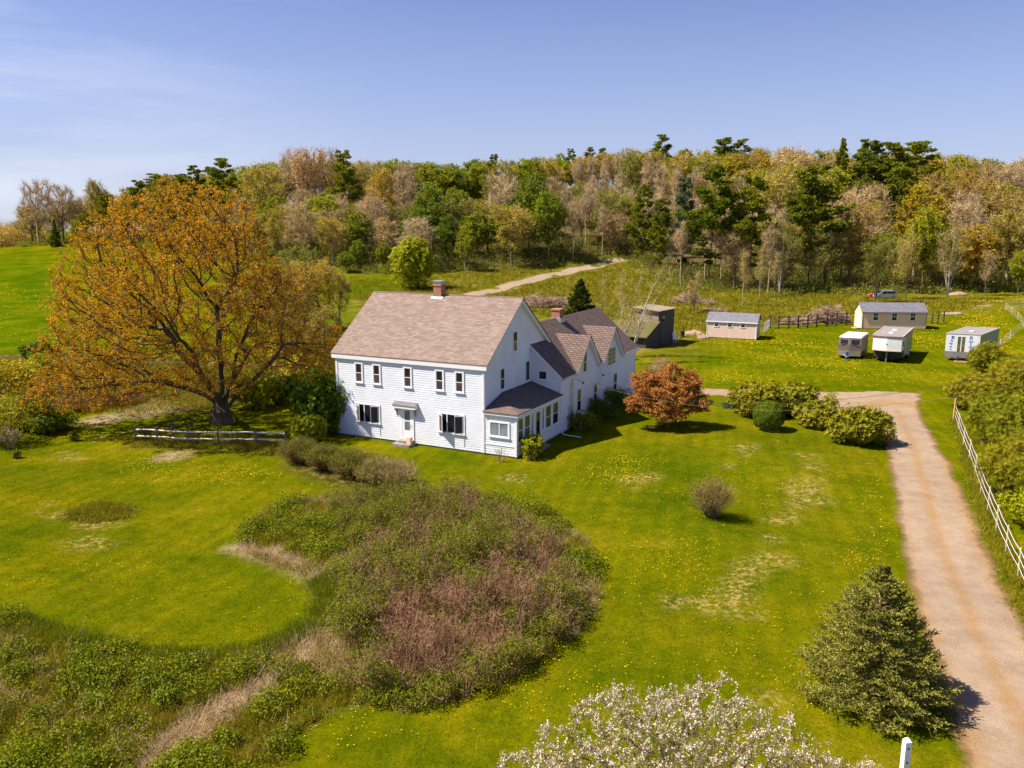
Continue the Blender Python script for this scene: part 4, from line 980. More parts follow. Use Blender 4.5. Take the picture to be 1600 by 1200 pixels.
# clipped ball
o = shrub_root('clipped_shrub', 1200, 672, 'dark green clipped ball shrub on the lawn in front of rhododendrons')
R = np.random.default_rng(31); d = unit(R.normal(0, 1, (26000, 3))); d = d[d[:, 2] > -.75]
rr = (1 - .06 * R.random(len(d)) - .04 * np.sin(d[:, 0] * 9 + 1) * np.sin(d[:, 2] * 8) - .05 * (np.sin(d[:, 1] * 13) * np.sin(d[:, 0] * 11 + d[:, 2] * 9)))[:, None]
P_ = d * rr * np.array([1.12, 1.10, 1.26]) * (1 - .18 * np.clip(d[:, 2:3], 0, 1)) + np.array([0, 0, 1.12]); lv, lf = leaves(P_, .075, R, d * 1.4); mesh_of('leaves', [(lv, lf, 0)], [M['deepgreen']], o)
mesh_of('stems', stems(R, 60, .2, P_, .05), [M['bark']], o)

# twiggy bare shrub on the lawn
vase_last = None
def add_faces(ob, v, f, mi):
    """join more quads into an existing mesh under another material"""
    me = ob.data; n = len(me.vertices); co = np.empty(n * 3, np.float32); me.vertices.foreach_get('co', co); q = np.empty(len(me.loops), np.int32); me.loops.foreach_get('vertex_index', q)
    m2 = np_mesh(me.name, np.concatenate([co.reshape(-1, 3), v]), np.concatenate([q.reshape(-1, 4), f + n]), mq=np.concatenate([np.zeros(len(q) // 4, int), np.full(len(f), mi)]))
    for m in me.materials: m2.materials.append(m)
    ob.data = m2
def vase(px, py, rx, h, n, twig, leaf, nl, label, seed, name='bare_shrub', ls=.04, wd=.014, lean=.0):
    global vase_last
    R = np.random.default_rng(seed); o = shrub_root(name, px, py, label)
    a = R.random(n) * 6.28; q = R.random(n) ** .55
    B = np.stack([np.cos(a) * rx * .22 * q, np.sin(a) * rx * .22 * q, np.zeros(n)], 1)
    top = np.stack([np.cos(a) * rx * q + lean, np.sin(a) * rx * q, h * (1 - .35 * q ** 2) * R.uniform(.55, 1.05, n)], 1)
    Mid = B + (top - B) * np.array([.45, .45, .6]); parts = []
    for p0, p1, w in ((B, Mid, wd * 1.5), (Mid, top, wd)):
        v, f = ribbons(p0, p1, w, R); parts.append((v, f, 0))
    k = R.integers(0, n, n * 9); t = R.random((n * 9, 1)); s = Mid[k] * (1 - t) + top[k] * t; e = s + unit(R.normal(0, .6, s.shape) + np.array([0, 0, .8])) * h * .17
    v, f = ribbons(s, e, wd * .6, R); parts.append((v, f, 0)); mesh_of('stems', parts, [M[twig]], o)
    if nl:
        k = R.integers(0, len(e), nl); v, f = leaves(e[k] + R.normal(0, .03, (nl, 3)), ls, R); vase_last = mesh_of('leaves', [(v, f, 0)], [M[leaf]], o)
    return o
vase(1112, 808, 1.25, 2.1, 340, 'bark', 'olive', 5200, 'upright twiggy shrub, nearly leafless, alone on the open lawn', 41)
vase(1030, 612, 1.5, 2.9, 300, 'twig', 'tan', 2200, 'tall brownish azalea with pink flower tufts at the far corner of the wing', 42, 'azalea_bush', .08, .02)
AZ = vase_last
if AZ:
    R = np.random.default_rng(43); c = R.normal(0, 1, (26, 3)) * np.array([.9, .8, .6]) + np.array([0, 0, 2.3]); c = np.repeat(c, 9, 0) + R.normal(0, .10, (26 * 9, 3)); v, f = leaves(c, .11, R); AZ.data.materials.append(M['pink']); add_faces(AZ, v, f, 1)
# around the house
mound('lilac_bush', 505, 676, 2.3, 1.9, 3.9, 'deepgreen', .20, 3400, 'big dark green bush against the left corner of the farmhouse front', seed=51, rs=5, asp=.5, lumps=14, inner=.5)
mound('climbing_shrub', 553, 672, .75, .5, 3.9, 'olive', .10, 480, 'thin pale-leaved shrub climbing the front wall beside the left casement window', seed=52, rs=4, inner=.9)
mound('spirea_bush', 484, 692, 1.5, 1.2, 1.7, 'bright', .17, 1500, 'bright yellow-green bush at the right end of the rail fence', seed=53, rs=6, asp=.35, lumps=11)
mound('yellow_leaved_shrub', 832, 716, .9, .85, 1.5, 'bright', .17, 330, 'small shrub with yellow-green leaf tips at the porch corner', seed=54, rs=6, stem='twig_red', inner=.7)
vase(783, 722, .55, 1.0, 22, 'twig', 'olive', 0, 'little leafless shrub before the porch front wall', 55, wd=.02)
for i, (x, y, hh, wd_, lb) in enumerate(((905, 672, 1.25, 1.4, 'dark low bush at the foot of the wing wall beside the meter'), (935, 655, 1.5, 1.4, 'dark bush below the first ground window of the wing'), (962, 640, 1.7, 1.5, 'tallest dark bush by the wing wall beside the copper-red maple'))):
    mound('foundation_shrub', x, y, wd_, 1.0, hh, 'deepgreen' if i else 'juniper', .13, 700, lb, seed=60 + i, group='dark bushes along the rear wing', rs=5, inner=.5)
R = np.random.default_rng(148)
# row of half-leafed spirea in front of the spirea bush
for i, (x, y, a_, b_, lb) in enumerate(((468, 722, 'twig_red', 3000, 'left end of the low twiggy row, green buds over red-brown stems'), (508, 733, 'twig_red', 4200, 'second shrub of the low twiggy row, greenest of it'), (548, 745, 'twig_red', 4200, 'third shrub of the low twiggy row, mixed green and brown'), (588, 754, 'twig', 1800, 'fourth shrub of the low twiggy row, mostly brown'), (620, 758, 'twig', 500, 'pale brown nearly leafless shrub at the right end of the low twiggy row'))):
    o = vase(x, y, 1.35, 1.5, 620, a_, 'herb', b_ * 4, lb, 70 + i, 'twiggy_shrub', .055, .016); o['group'] = 'low twiggy shrubs in a row before the house'
mound('garden_plant', 1140, 638, .55, .4, .4, 'needle_blue', .25, 110, 'grey-green iris clump beside the red tulips', seed=81, rs=8, asp=.12, cat='plant')
for i, (x, y, mt, lb) in enumerate(((1157, 642, 'redflower', 'larger red tulip clump at the foot of the rhododendron'), (1166, 644, 'redflower', 'smaller orange-red tulip clump right of the first'), (1160, 652, 'yellowflower', 'yellow flower clump below the red tulips'))):
    o = shrub_root('tulip_clump', x, y, lb, 'flowers', 'flowers beside the rhododendron'); R = np.random.default_rng(90 + i)
    B = R.normal(0, .14, (14, 3)) * np.array([1, 1, 0]); T = B + np.array([0, 0, .4]) + R.normal(0, .04, B.shape); v, f = ribbons(B, T, .03, R); v2, f2 = leaves(np.repeat(B, 4, 0) + np.array([0, 0, .15]), .25, R, aspect=.2)
    v3, f3 = leaves(np.repeat(T, 6, 0) + R.normal(0, .025, (84, 3)), .11, R, aspect=.8); mesh_of('flowers_and_leaves', [(v, f, 0), (v2, f2, 0), (v3, f3, 1)], [M['herb'], M[mt]], o)

# right-hand hedge of loose junipers beside the drive
g_h = 'loose evergreen bushes beyond the rope fence'
HED = [(1537, 590, 2.0, 3.3, 'juniper', 'brown-tipped evergreen bush in front of the box trailer, leftmost at the back'), (1528, 640, 2.6, 3.0, 'juniper', 'evergreen bush directly right of the tall timber post'),
       (1585, 645, 3.2, 4.3, 'juniper', 'tallest evergreen bush near the right edge, behind the timber post'), (1556, 695, 2.7, 3.5, 'juniper', 'evergreen bush behind the upper rope fence, below the timber post'),
       (1612, 725, 3.0, 4.2, 'juniper', 'broad evergreen bush cut by the right edge, halfway along the fence'), (1585, 775, 2.2, 3.3, 'juniper', 'lowest evergreen bush whole in view behind the rope fence'),
       (1636, 830, 2.1, 2.4, 'bright', 'bright green leafy bush at the right edge beyond the fence'), (1580, 596, 2.6, 2.4, 'juniper', 'evergreen bush right of the brown-tipped one, in front of the farther rope fence'), (1640, 650, 3.2, 4.2, 'juniper', 'evergreen bush only its left side in view, upper right edge'), (1625, 785, 2.3, 3.4, 'juniper', 'evergreen bush just above the bright green one')]
for i, (x, y, rr, hh, mt, lb) in enumerate(HED):
    mound('juniper_bush', x, y, rr, rr, hh, mt, .20 if mt == 'juniper' else .10, 3600, lb, seed=100 + i, group=g_h, rs=7, asp=.2 if mt == 'juniper' else .5, lumps=34, inner=.5, ls=.22)

# left side thicket under the maple, hedge beyond
g_l = 'bushes at the left edge behind the lawn'
for i, (x, y, rx, hh, mt, lb) in enumerate(((-10, 690, 3.0, 3.1, 'olive', 'olive bush at the far left edge with dark shade under it'), (38, 668, 2.3, 2.4, 'herb', 'dark green bush right of the olive one at the left edge'), (78, 672, 1.8, 1.5, 'deepgreen', 'low dark bush below the maple, end of the left thicket'), (68, 590, 2.0, 2.4, 'bright', 'fresh green bush standing in the left field'), (130, 640, 2.4, 1.3, 'twig', 'brown thorny bush under the maple limbs'), (190, 632, 2.2, 1.2, 'twig', 'brown bramble heap between maple and left field'))):
    if mt == 'twig': o = vase(x, y, rx, hh, 500, 'twig_red', 'herb', 900, lb, 120 + i, 'bramble_bush', .06, .02); o['group'] = g_l
    else: mound('edge_bush', x, y, rx, rx, hh, mt, .17, 1500, lb, seed=120 + i, group=g_l, rs=5, inner=.5)
vase(18, 700, .7, 1.5, 60, 'twig', 'blossom', 500, 'small sapling with whitish blossom at the left edge', 131, 'blossom_sapling', .06)
big = mound('willow_shrub', 647, 452, 5.2, 4.5, 9.5, 'lime', .55, 2600, 'rounded yellow-green shrub at the foot of the wood behind the main roof', seed=171, rs=6, asp=.4, lumps=16, inner=.6)
mound('small_weed', 116, 688, .35, .35, .6, 'herb', .14, 60, 'small dark weed clump standing alone on the left lawn', seed=132, cat='plant')
mound('small_weed', 25, 716, .35, .35, .45, 'herb', .14, 50, 'small weed tuft below the blossoming sapling', seed=133, cat='plant')
g_b = 'bushes between the big maple and the house'
for i, (x, y, rx, hh, mt, lb) in enumerate(((405, 636, 2.2, 2.6, 'lime', 'lime green bush seen behind the maple trunk'), (445, 628, 2.2, 2.2, 'deepgreen', 'dark shaded bush behind the rail fence'), (470, 606, 2.6, 3.2, 'olive', 'olive-budded bush beside the left house corner'), (440, 575, 3.0, 3.4, 'olive', 'olive bush behind the maple branches'), (60, 560, 2.4, 1.6, 'deepgreen', 'low green bush along the left field edge'), (5, 620, 3.4, 3.0, 'olive', 'broad olive bush mass at the left edge, above the blossoming sapling'))):
    mound('back_bush', x, y, rx, rx, hh, mt, .20, 1500, lb, seed=140 + i, group=g_b, rs=5, inner=.6, asp=.55)

# ------------------------------------------------------------------ ground cover that nobody could count
def in_region(poly, n, R, dens_far=1.0):
    W_ = wpoly(poly); lo, hi = W_.min(0), W_.max(0); out = []; tot = 0
    while tot < n:
        P_ = lo + R.random((n * 3, 2)) * (hi - lo); P_ = P_[sdf(W_, P_) > 0]; out.append(P_); tot += len(P_)
    return np.concatenate(out)[:n]
def lift(P_): return np.column_stack([P_, gz(P_[:, 0], P_[:, 1])])
R = np.random.default_rng(200)
THK = [(528, 830), (520, 800), (590, 792), (660, 790), (740, 795), (815, 825), (872, 870), (905, 930), (893, 985), (850, 1030), (790, 1068), (720, 1098), (640, 1110), (575, 1095), (548, 1040), (528, 985), (535, 930), (560, 880)]
WT = wpoly(THK)
cen = in_region(THK, 330, R); hc = np.clip(.55 + .95 * np.clip(sdf(WT, cen) / 2.2, 0, 1) ** .6 + R.normal(0, .38, len(cen)), .35, 2.3)
P_ = in_region(THK, 13000, R); D2 = ((P_[:, None] - cen[None]) ** 2).sum(-1); ci = D2.argmin(1); dd_ = np.sqrt(D2[np.arange(len(P_)), ci])
h_ = (hc[ci] * np.clip(1.08 - .95 * (dd_ / .75) ** 2, .25, 1.12))[:, None]; B = lift(P_); B[:, :2] = B[:, :2] * .4 + cen[ci] * .6
out_ = np.column_stack([P_ - cen[ci], np.zeros(len(P_))]) * 1.25
T = B + (unit(R.normal(0, .16, B.shape) + np.array([0, 0, 1.0])) * h_ * R.uniform(.7, 1.15, h_.shape)) + out_; Mid = B + (T - B) * np.array([.4, .4, .6]) + R.normal(0, .03, B.shape)
parts = [(*ribbons(B, Mid, .020, R), 0), (*ribbons(Mid, T, .014, R), 0)]
NT_ = 95000
k = R.integers(0, len(B), NT_); t = R.uniform(0.1, 1.0, (NT_, 1)); s = Mid[k] * (1 - t) + T[k] * t; e = s + unit(R.normal(0, .8, s.shape) + np.array([0, 0, .55])) * R.uniform(.10, .32, (NT_, 1))
parts.append((*ribbons(s, e, .011, R), 0))
thk = mesh_of('thicket', parts, [M['twig_red']]); tag(thk, 'dense thicket of red-brown leafless twigs with green shoots on the lawn', 'thicket', kind='stuff')
def vnoise(P_, sc, seed):
    rr = np.random.default_rng(seed); a = rr.normal(0, sc, (7, 2)); ph = rr.random(7) * 6.28
    return np.sin(P_ @ a.T + ph).mean(1) * 1.7
gc = .55 * vnoise(cen, .9, 3) + R.normal(0, .62, len(cen)) + .6 * (1 - np.clip(sdf(WT, cen) / 1.6, 0, 1))
for q, g_, s2 in (((735, 885), 1.2, 3.0), ((600, 830), .9, 4.0), ((560, 960), .8, 4.0), ((480, 800), .9, 4.0), ((680, 1000), -.3, 5.0), ((830, 900), -.35, 6.0)):
    c1 = G(*q)[:2]; gc = gc + g_ * np.exp(-((cen - c1) ** 2).sum(1) / s2)
zrel = (e[:, 2] - lift(P_)[k, 2]) / hc[ci[k]]
sel = np.where((gc[ci[k]] + R.normal(0, .16, len(k)) + .35 * (zrel - .6) > .43))[0]; LC = np.repeat(e[sel], 5, 0) + R.normal(0, .06, (len(sel) * 5, 3))
v, f = leaves(LC, .065 * R.uniform(.6, 1.4, len(LC)), R, np.array([-.2, 0, .5])); mesh_of('leaves', [(v, f, 0)], [M['herb']], thk)['kind'] = 'stuff'

def blades(P_, h, w, R, lean=.35):
    B = lift(P_); T = B + unit(R.normal(0, lean, B.shape) + np.array([0, 0, 1.0])) * (h * R.uniform(.5, 1.3, len(P_)))[:, None]
    return ribbons(B, T, w, R)
def clump(P_, n, rad, R): return np.repeat(P_, n, 0) + R.normal(0, rad, (len(P_) * n, 2))
RGH = [ROUGH[0]]
Pr = in_region([(-250, 1010), (0, 962), (60, 985), (120, 1005), (200, 1022), (300, 1030), (400, 1020), (470, 992), (515, 955), (522, 925), (500, 905), (440, 888), (385, 862), (378, 850), (392, 820), (430, 790), (520, 775), (640, 770), (760, 775), (860, 802), (918, 850), (935, 930), (905, 985), (830, 1035), (700, 1090), (600, 1105), (540, 1100), (470, 1140), (430, 1190), (405, 1280), (100, 1290), (-200, 1290)], 26000, R)
wt = vnoise(Pr, .9, 7) + .7 * vnoise(Pr, 2.4, 8)
strp = wpoly([(372, 855), (430, 868), (480, 885), (520, 910), (535, 950), (515, 990), (450, 1035), (400, 1075), (350, 1110), (290, 1150), (230, 1200)])
ds = np.full(len(Pr), 1e9)
for a, b in zip(strp[:-1], strp[1:]):
    e_ = b - a; tt = np.clip(((Pr - a) @ e_) / (e_ @ e_), 0, 1); q = Pr - (a + tt[:, None] * e_); ds = np.minimum(ds, np.hypot(q[:, 0], q[:, 1]))
onstraw = ds < .36 + .4 * wt
hb = Pr[(wt > .05) & ~onstraw]; gr_ = Pr[(wt <= .35) & ~onstraw & (wt > -1.2)]; dw = Pr[onstraw | (wt < -.30)]
v, f = blades(clump(gr_, 9, .10, R), .26, .014, R, .7); v2, f2 = blades(clump(hb, 5, .12, R), .30, .016, R, .6)
go = mesh_of('tall_grass', [(v, f, 0), (v2, f2, 0)], [M['blade']]); tag(go, 'unmown green grass around the thicket and along the lower left', 'grass', kind='stuff')
lip = wpoly([(-120, 950), (0, 966), (60, 985), (120, 1005), (200, 1022), (300, 1030), (400, 1020), (470, 992), (512, 955), (520, 925), (500, 908)]); sg = R.integers(0, len(lip) - 1, 9000); tt = R.random((9000, 1)); lp = lip[sg] * (1 - tt) + lip[sg + 1] * tt + R.normal(0, .28, (9000, 2)); lv_, lf_ = blades(clump(lp, 5, .10, R), .26, .016, R, .6)
lo_ = mesh_of('lawn_edge_grass', [(lv_, lf_, 0)], [M['herb']]); tag(lo_, 'lip of taller dark green grass along the mown edge, lower left', 'grass', kind='stuff')
hc2 = Pr[~onstraw][R.permutation((~onstraw).sum())[:1150]]; hc2 = hc2[vnoise(hc2, .9, 7) + R.normal(0, .5, len(hc2)) > -.1]; rad = R.gamma(3, .11, len(hc2)) + .10
K_ = (rad ** 2 * 1100).astype(int) + 12; ii = np.repeat(np.arange(len(hc2)), K_); q = unit(R.normal(0, 1, (len(ii), 3))) * (R.random((len(ii), 1)) ** .35); q[:, 2] = np.abs(q[:, 2])
HP = lift(hc2)[ii] + q * np.stack([rad, rad, .16 + rad * .85], 1)[ii]; v, f = leaves(HP, .068 * R.uniform(.6, 1.5, len(HP)), R, q * 1.2 + np.array([0, 0, .4]), aspect=.75)
go = mesh_of('broadleaf_weeds', [(v, f, 0)], [M['herb']]); tag(go, 'dark green leafy weeds in the unmown ground', 'weeds', kind='stuff')
v, f = blades(clump(dw, 9, .15, R), .30, .013, R, 1.5)
sk = in_region([(-250, 1010), (0, 975), (300, 1040), (400, 1030), (500, 960), (520, 930), (560, 1100), (430, 1180), (100, 1290), (-200, 1290)], 500, R); v2, f2 = blades(sk, .75, .02, R, 1.1)
go = mesh_of('dead_grass', [(v, f, 0), (v2, f2, 0)], [M['straw']]); tag(go, 'flattened straw-coloured dead grass in the unmown ground', 'dead grass', kind='stuff')
# other rough strips: under the fence, left border, mound on the lawn, hill meadow
def off_track(q):
    d = np.full(len(q), 1e9)
    for a, b in zip(tl[:-1], tl[1:]):
        e_ = b - a; t = np.clip(((q - a) @ e_) / (e_ @ e_), 0, 1); r_ = q - (a + t[:, None] * e_); d = np.minimum(d, np.hypot(r_[:, 0], r_[:, 1]))
    return d > 2.9
parts = []; parts2 = []
for pl, n, hh, ww in ((ROUGH[4], 1500, .22, .02), ([(105, 800), (150, 786), (205, 792), (200, 810), (140, 818), (105, 812)], 700, .25, .016), ([(-60, 600), (0, 596), (120, 640), (240, 652), (330, 640), (520, 600), (530, 575), (300, 575), (-60, 560)], 5000, .4, .03), ([(700, 430), (980, 405), (1100, 450), (1560, 470), (1480, 490), (1200, 508), (1100, 520), (950, 560), (900, 500), (700, 470)], 9000, .55, .10), ([(540, 440), (700, 430), (700, 470), (560, 470)], 1500, .4, .08), ([(1485, 650), (1500, 650), (1600, 900), (1640, 1000), (1600, 980), (1520, 780)], 1500, .28, .02)):
    q = in_region(pl, n, R); q = q[off_track(q)]; v, f = blades(clump(q, 7, .25 if n > 4000 else .12, R), hh, ww, R, .6); parts.append((v, f, 0))
    q = q[: n // 3]; hq = lift(clump(q, 6, .3, R)); hq[:, 2] += hh * .5 * R.random(len(hq)); v, f = leaves(hq, hh * .35, R, np.array([0, 0, 1.])); parts2.append((v, f, 1))
go = mesh_of('meadow_growth', parts + parts2, [M['blade'], M['herb']]); tag(go, 'loose meadow growth on the hillside, under the fences and at the lawn edges', 'grass', kind='stuff')
# short tufts that roughen the mown lawn
q = in_region([(-200, 760), (0, 700), (300, 690), (640, 705), (900, 690), (1100, 640), (1370, 690), (1400, 900), (1500, 1210), (1300, 1290), (430, 1290), (-150, 1290)], 60000, R)
v, f = blades(clump(q, 3, .05, R), .055, .022, R, .8); go = mesh_of('lawn_grass', [(v, f, 0)], [M['blade']]); tag(go, 'short mown grass tufts across the lawn', 'grass', kind='stuff')
# dandelions
DP = [(960, 745, 60, 22, 520), (985, 720, 40, 12, 180), (1000, 870, 120, 60, 200), (1370, 800, 30, 90, 330), (1340, 880, 30, 30, 130), (800, 1010, 70, 20, 330), (880, 960, 30, 40, 130), (300, 745, 110, 14, 260), (370, 740, 80, 16, 260), (220, 725, 60, 12, 160), (470, 740, 60, 6, 60), (420, 700, 60, 12, 90), (540, 760, 70, 10, 50), (1060, 880, 120, 60, 260), (1180, 760, 130, 70, 260), (1255, 560, 130, 34, 2300), (1150, 595, 60, 12, 500), (1380, 588, 90, 12, 500), (1180, 535, 70, 6, 600), (1440, 530, 90, 14, 1500), (1530, 500, 60, 16, 1500), (1530, 470, 60, 8, 500), (1560, 555, 30, 25, 700), (1480, 720, 14, 60, 0), (1508, 700, 8, 40, 80), (100, 470, 140, 30, 1200), (80, 530, 120, 24, 500), (860, 1080, 160, 50, 260), (1180, 1000, 100, 90, 200), (150, 900, 250, 60, 90), (450, 950, 60, 60, 30), (560, 1150, 60, 40, 60), (1260, 1060, 60, 70, 120)]
fp = []
for x, y, sx_, sy_, n in DP:
    for _ in range(max(1, int(n / (11 if y < 620 else 5)))):
        u_, v_ = R.normal(0, sx_ * .55), R.normal(0, sy_ * .55)
        if y + v_ < 440: continue
        g_ = G(x + u_, y + v_); kk = R.integers(2, 9) if g_[1] > 60 else R.integers(1, 5); sg = .007 * g_[1] if g_[1] > 60 else .30
        fp.append(g_[:2] + R.normal(0, 1, (kk, 2)) * sg)
fp = np.concatenate(fp); WDR = wpoly(DL + DR); fp = fp[sdf(WDR, fp) < -.15]
Q = lift(fp); Q[:, 2] += .07 + .03 * R.random(len(Q)); sz = np.interp(Q[:, 1], [20, 50, 100, 200], [.034, .052, .115, .22])
u1 = np.array([[1, 0, 0]]); th = R.random((len(Q), 1)) * 6.28; u = np.concatenate([np.cos(th), np.sin(th), R.normal(0, .12, th.shape)], 1) * sz[:, None] * .5; v = np.concatenate([-np.sin(th), np.cos(th), R.normal(0, .12, th.shape)], 1) * sz[:, None] * .5
a = .7; V8 = np.stack([Q + u, Q + (u + v) * a, Q + v, Q + (v - u) * a, Q - u, Q - (u + v) * a, Q - v, Q + (u - v) * a, Q], 1); n = len(Q)
V8[:, 8, 2] += sz * .15; V8 = V8.reshape(-1, 3); o9 = np.arange(n)[:, None] * 9; i8 = np.arange(8)[None]
Ft = np.stack([o9 + i8, o9 + (i8 + 1) % 8, np.broadcast_to(o9 + 8, (n, 8))], -1).reshape(-1, 3)
go = link_mesh('dandelions', np_mesh('dandelions', V8, None, Ft), M['yellowflower']); tag(go, 'yellow dandelion flowers scattered in drifts over the grass', 'flowers', kind='stuff')
# ------------------------------------------------------------------ sheds
def shed(name, px, py, ang, L_, Dp, ez, rz_, wallm, label, fw, wz, ww, wh, fascia, door_left=False, end_window=False):
    """gabled shed; origin at the front left corner, x along the front"""
    o = empty(name, G(px, py), ang); tag(o, label, 'shed')
    w = MB(); w.solid([(0, 0, .08), (0, Dp, .08), (0, Dp, ez), (0, Dp / 2, rz_ - .06), (0, 0, ez)], [(L_, 0, .08), (L_, Dp, .08), (L_, Dp, ez), (L_, Dp / 2, rz_ - .06), (L_, 0, ez)]); w.build('wall', M[wallm], o)
    r = MB(); s = (rz_ - ez) / (Dp / 2)
    for y0 in (-.12, Dp + .12):
        z0 = ez - .12 * s + .03
        r.slab([(-.15, y0, z0), (L_ + .15, y0, z0), (L_ + .15, Dp / 2, rz_ + .03), (-.15, Dp / 2, rz_ + .03)], .07)
    r.build('roof', M['roof_shed'], o)
    t = MB(); t.box(-.16, L_ + .16, -.16, -.122, ez - .12 * s - .16, ez - .12 * s + .0)
    for x0 in (-.03, L_ - .07): t.box(x0, x0 + .10, -.03, .0, .08, ez - .15)
    t.build('trim', M[fascia], o)
    b = MB(); 
    for y0 in (.1, Dp - .25): b.box(.05, L_ - .05, y0, y0 + .15, -.1, .08)
    b.build('skid', M['postwood'], o)
    for x in fw:
        q = MB()
        for a0, a1, z0, z1 in ((x - .08, x, wz - .08, wz + wh + .08), (x + ww, x + ww + .08, wz - .08, wz + wh + .08), (x, x + ww, wz + wh, wz + wh + .08), (x, x + ww, wz - .08, wz), (x, x + ww, wz + wh / 2 - .03, wz + wh / 2 + .03), (x + ww / 2 - .02, x + ww / 2 + .02, wz + wh / 2 + .03, wz + wh)):
            q.box(a0, a1, -.05, .0, z0, z1)
        wo = q.build('window', M['trim'], o); q = MB(); q.box(x, x + ww, -.025, -.002, wz, wz + wh); q.build('pane', M['glass'], wo)
    if door_left:
        q = MB(); q.box(-.05, 0, .55, 1.75, .12, 2.15); do = q.build('door', M['trim'], o); q = MB(); q.bar((-.05, .7, 1.1), (-.10, .7, 1.1), .03); q.build('handle', M['dark_rail'], do)
        q = MB(); q.solid([(-.05, .5, .1), (-.05, 1.8, .1), (-.9, 1.8, -.03), (-.9, .5, -.03)], [(-.05, .5, .16), (-.05, 1.8, .16), (-.9, 1.8, .03), (-.9, .5, .03)]); q.build('ramp', M['dead_wood'], o)
    if end_window:
        q = MB()
        for a0, a1, z0, z1 in ((.95, 1.02, 1.5, 2.2), (1.5, 1.57, 1.5, 2.2), (1.02, 1.5, 2.13, 2.2), (1.02, 1.5, 1.5, 1.57)): q.box(L_, L_ + .04, a0, a1, z0, z1)
        wo = q.build('window', M['trim'], o); q = MB(); q.box(L_ + .003, L_ + .02, 1.02, 1.5, 1.57, 2.13); q.build('pane', M['glass'], wo)
    return o
a1 = G(1104, 528); b1 = G(1181, 531); an = math.radians(-25); L1 = 6.45
shed('garden_shed', 1104, 527, an, L1, 3.3, 2.36, 3.3, 'siding_pink', 'smaller pinkish beige shed with grey roof and three white windows', (1.0, 2.75, 4.45), 1.58, .52, .66, 'trim', end_window=True)
a1 = G(1346, 514); b1 = G(1446, 514.5); an = math.atan2(b1[1] - a1[1], b1[0] - a1[0]); L1 = float(np.hypot(*(b1 - a1)[:2]))
shed('long_shed', 1346, 514, an, L1, 3.1, 2.55, 3.72, 'siding_tan', 'longer tan shed with grey roof, three windows and white end door', (1.55, 4.2, 6.8), 1.3, .66, 1.02, 'barnshingle', door_left=True)

# weathered outbuilding behind the wing
def outbuilding():
    p = G(1028, 541); q = G(1052, 534); ang = math.atan2(q[1] - p[1], q[0] - p[0])
    o = empty('outbuilding', p, ang); tag(o, 'dark weathered tall outbuilding with mossy lean-to roof behind the rear wing', 'barn')
    # x runs along the dark side away from the camera, +y is to the left of it
    Lr = float(np.hypot(*(q - p)[:2])); W_ = 3.3; H1 = 4.4
    w = MB(); w.box(0, Lr, 0, W_, .0, H1); w.build('wall', M['barnwood'], o)
    w = MB(); w.box(-.035, -.003, .02, W_ - .02, 2.4, H1 - .02); w.build('shingle_wall', M['barnshingle'], o)
    r = MB(); r.slab([(-.35, -.3, H1 + .05), (Lr + .3, -.3, H1 + .05), (Lr + .3, W_ + .3, H1 + .35), (-.35, W_ + .3, H1 + .35)], .10); r.build('roof', M['barnshingle'], o)
    d = MB(); d.box(.6, 1.5, -.04, -.003, .05, 2.1); d.build('door', M['barnwood'], o)
    d = MB(); d.box(1.0, 1.7, -.03, -.003, 2.9, 3.7); d.build('window', M['glass'], o)
    w = MB(); w.solid([(-3.4, .02, 0), (-3.4, W_ + 2.5, 0), (-3.4, W_ + 2.5, 1.6), (-3.4, .02, 1.6)], [(-.04, .02, 0), (-.04, W_ + 2.5, 0), (-.04, W_ + 2.5, 3.0), (-.04, .02, 3.0)]); w.build('lean_to_wall', M['barnwood'], o)
    r = MB(); r.slab([(-3.8, -.25, 1.5), (-.045, -.25, 3.12), (-.045, W_ + 2.8, 3.12), (-3.8, W_ + 2.8, 1.5)], .09); r.build('lean_to_roof', M['roof_moss'], o)
outbuilding()

# ------------------------------------------------------------------ trailers
def wheel(parent, x, y, r=.34, w=.2):
    mb = MB(); mb.bar((x, y - w / 2, r), (x, y + w / 2, r), r, 18); o = mb.build('wheel', M['black'], parent, .02)
    mb = MB(); s = w / 2 + .012; mb.bar((x, y - s, r), (x, y + s, r), r * .55, 14); mb.build('rim', M['metal'], o)
def heading(deg): return math.radians(90 - deg)
# local frame: +x towards the tail (away from the camera), y across, origin under the middle of the nose
M['alu'] = plain('trailer_aluminium', (0.22, 0.195, 0.14), 0.4, 0.18, 1.2, 0.25)
M['taupe'] = plain('trailer_taupe', (0.135, 0.115, 0.09), 0.4, 0.12, 1.5, 0.15)
M['bronze'] = plain('trailer_grey_paint', (0.11, 0.085, 0.068), 0.4, 0.1, 2.0, 0.1)
M['light_roof'] = plain('pale_trailer_roof', (0.62, 0.60, 0.60), 0.5, 0.08, 2.0)
M['grey_roof'] = plain('dusty_trailer_roof', (0.25, 0.215, 0.205), 0.8, 0.18, 1.6)
M['blue'] = plain('blue_paint', (0.015, 0.035, 0.30), 0.4, 0.1)
M['logo_blue'] = plain('blue_lettering', (0.03, 0.16, 0.50), 0.5, 0.1)
M['stripe'] = plain('maroon_stripe', (0.17, 0.05, 0.08), 0.5, 0.1)
M['dull_white'] = plain('weathered_white', (0.66, 0.66, 0.68), 0.5, 0.1, 1.5)
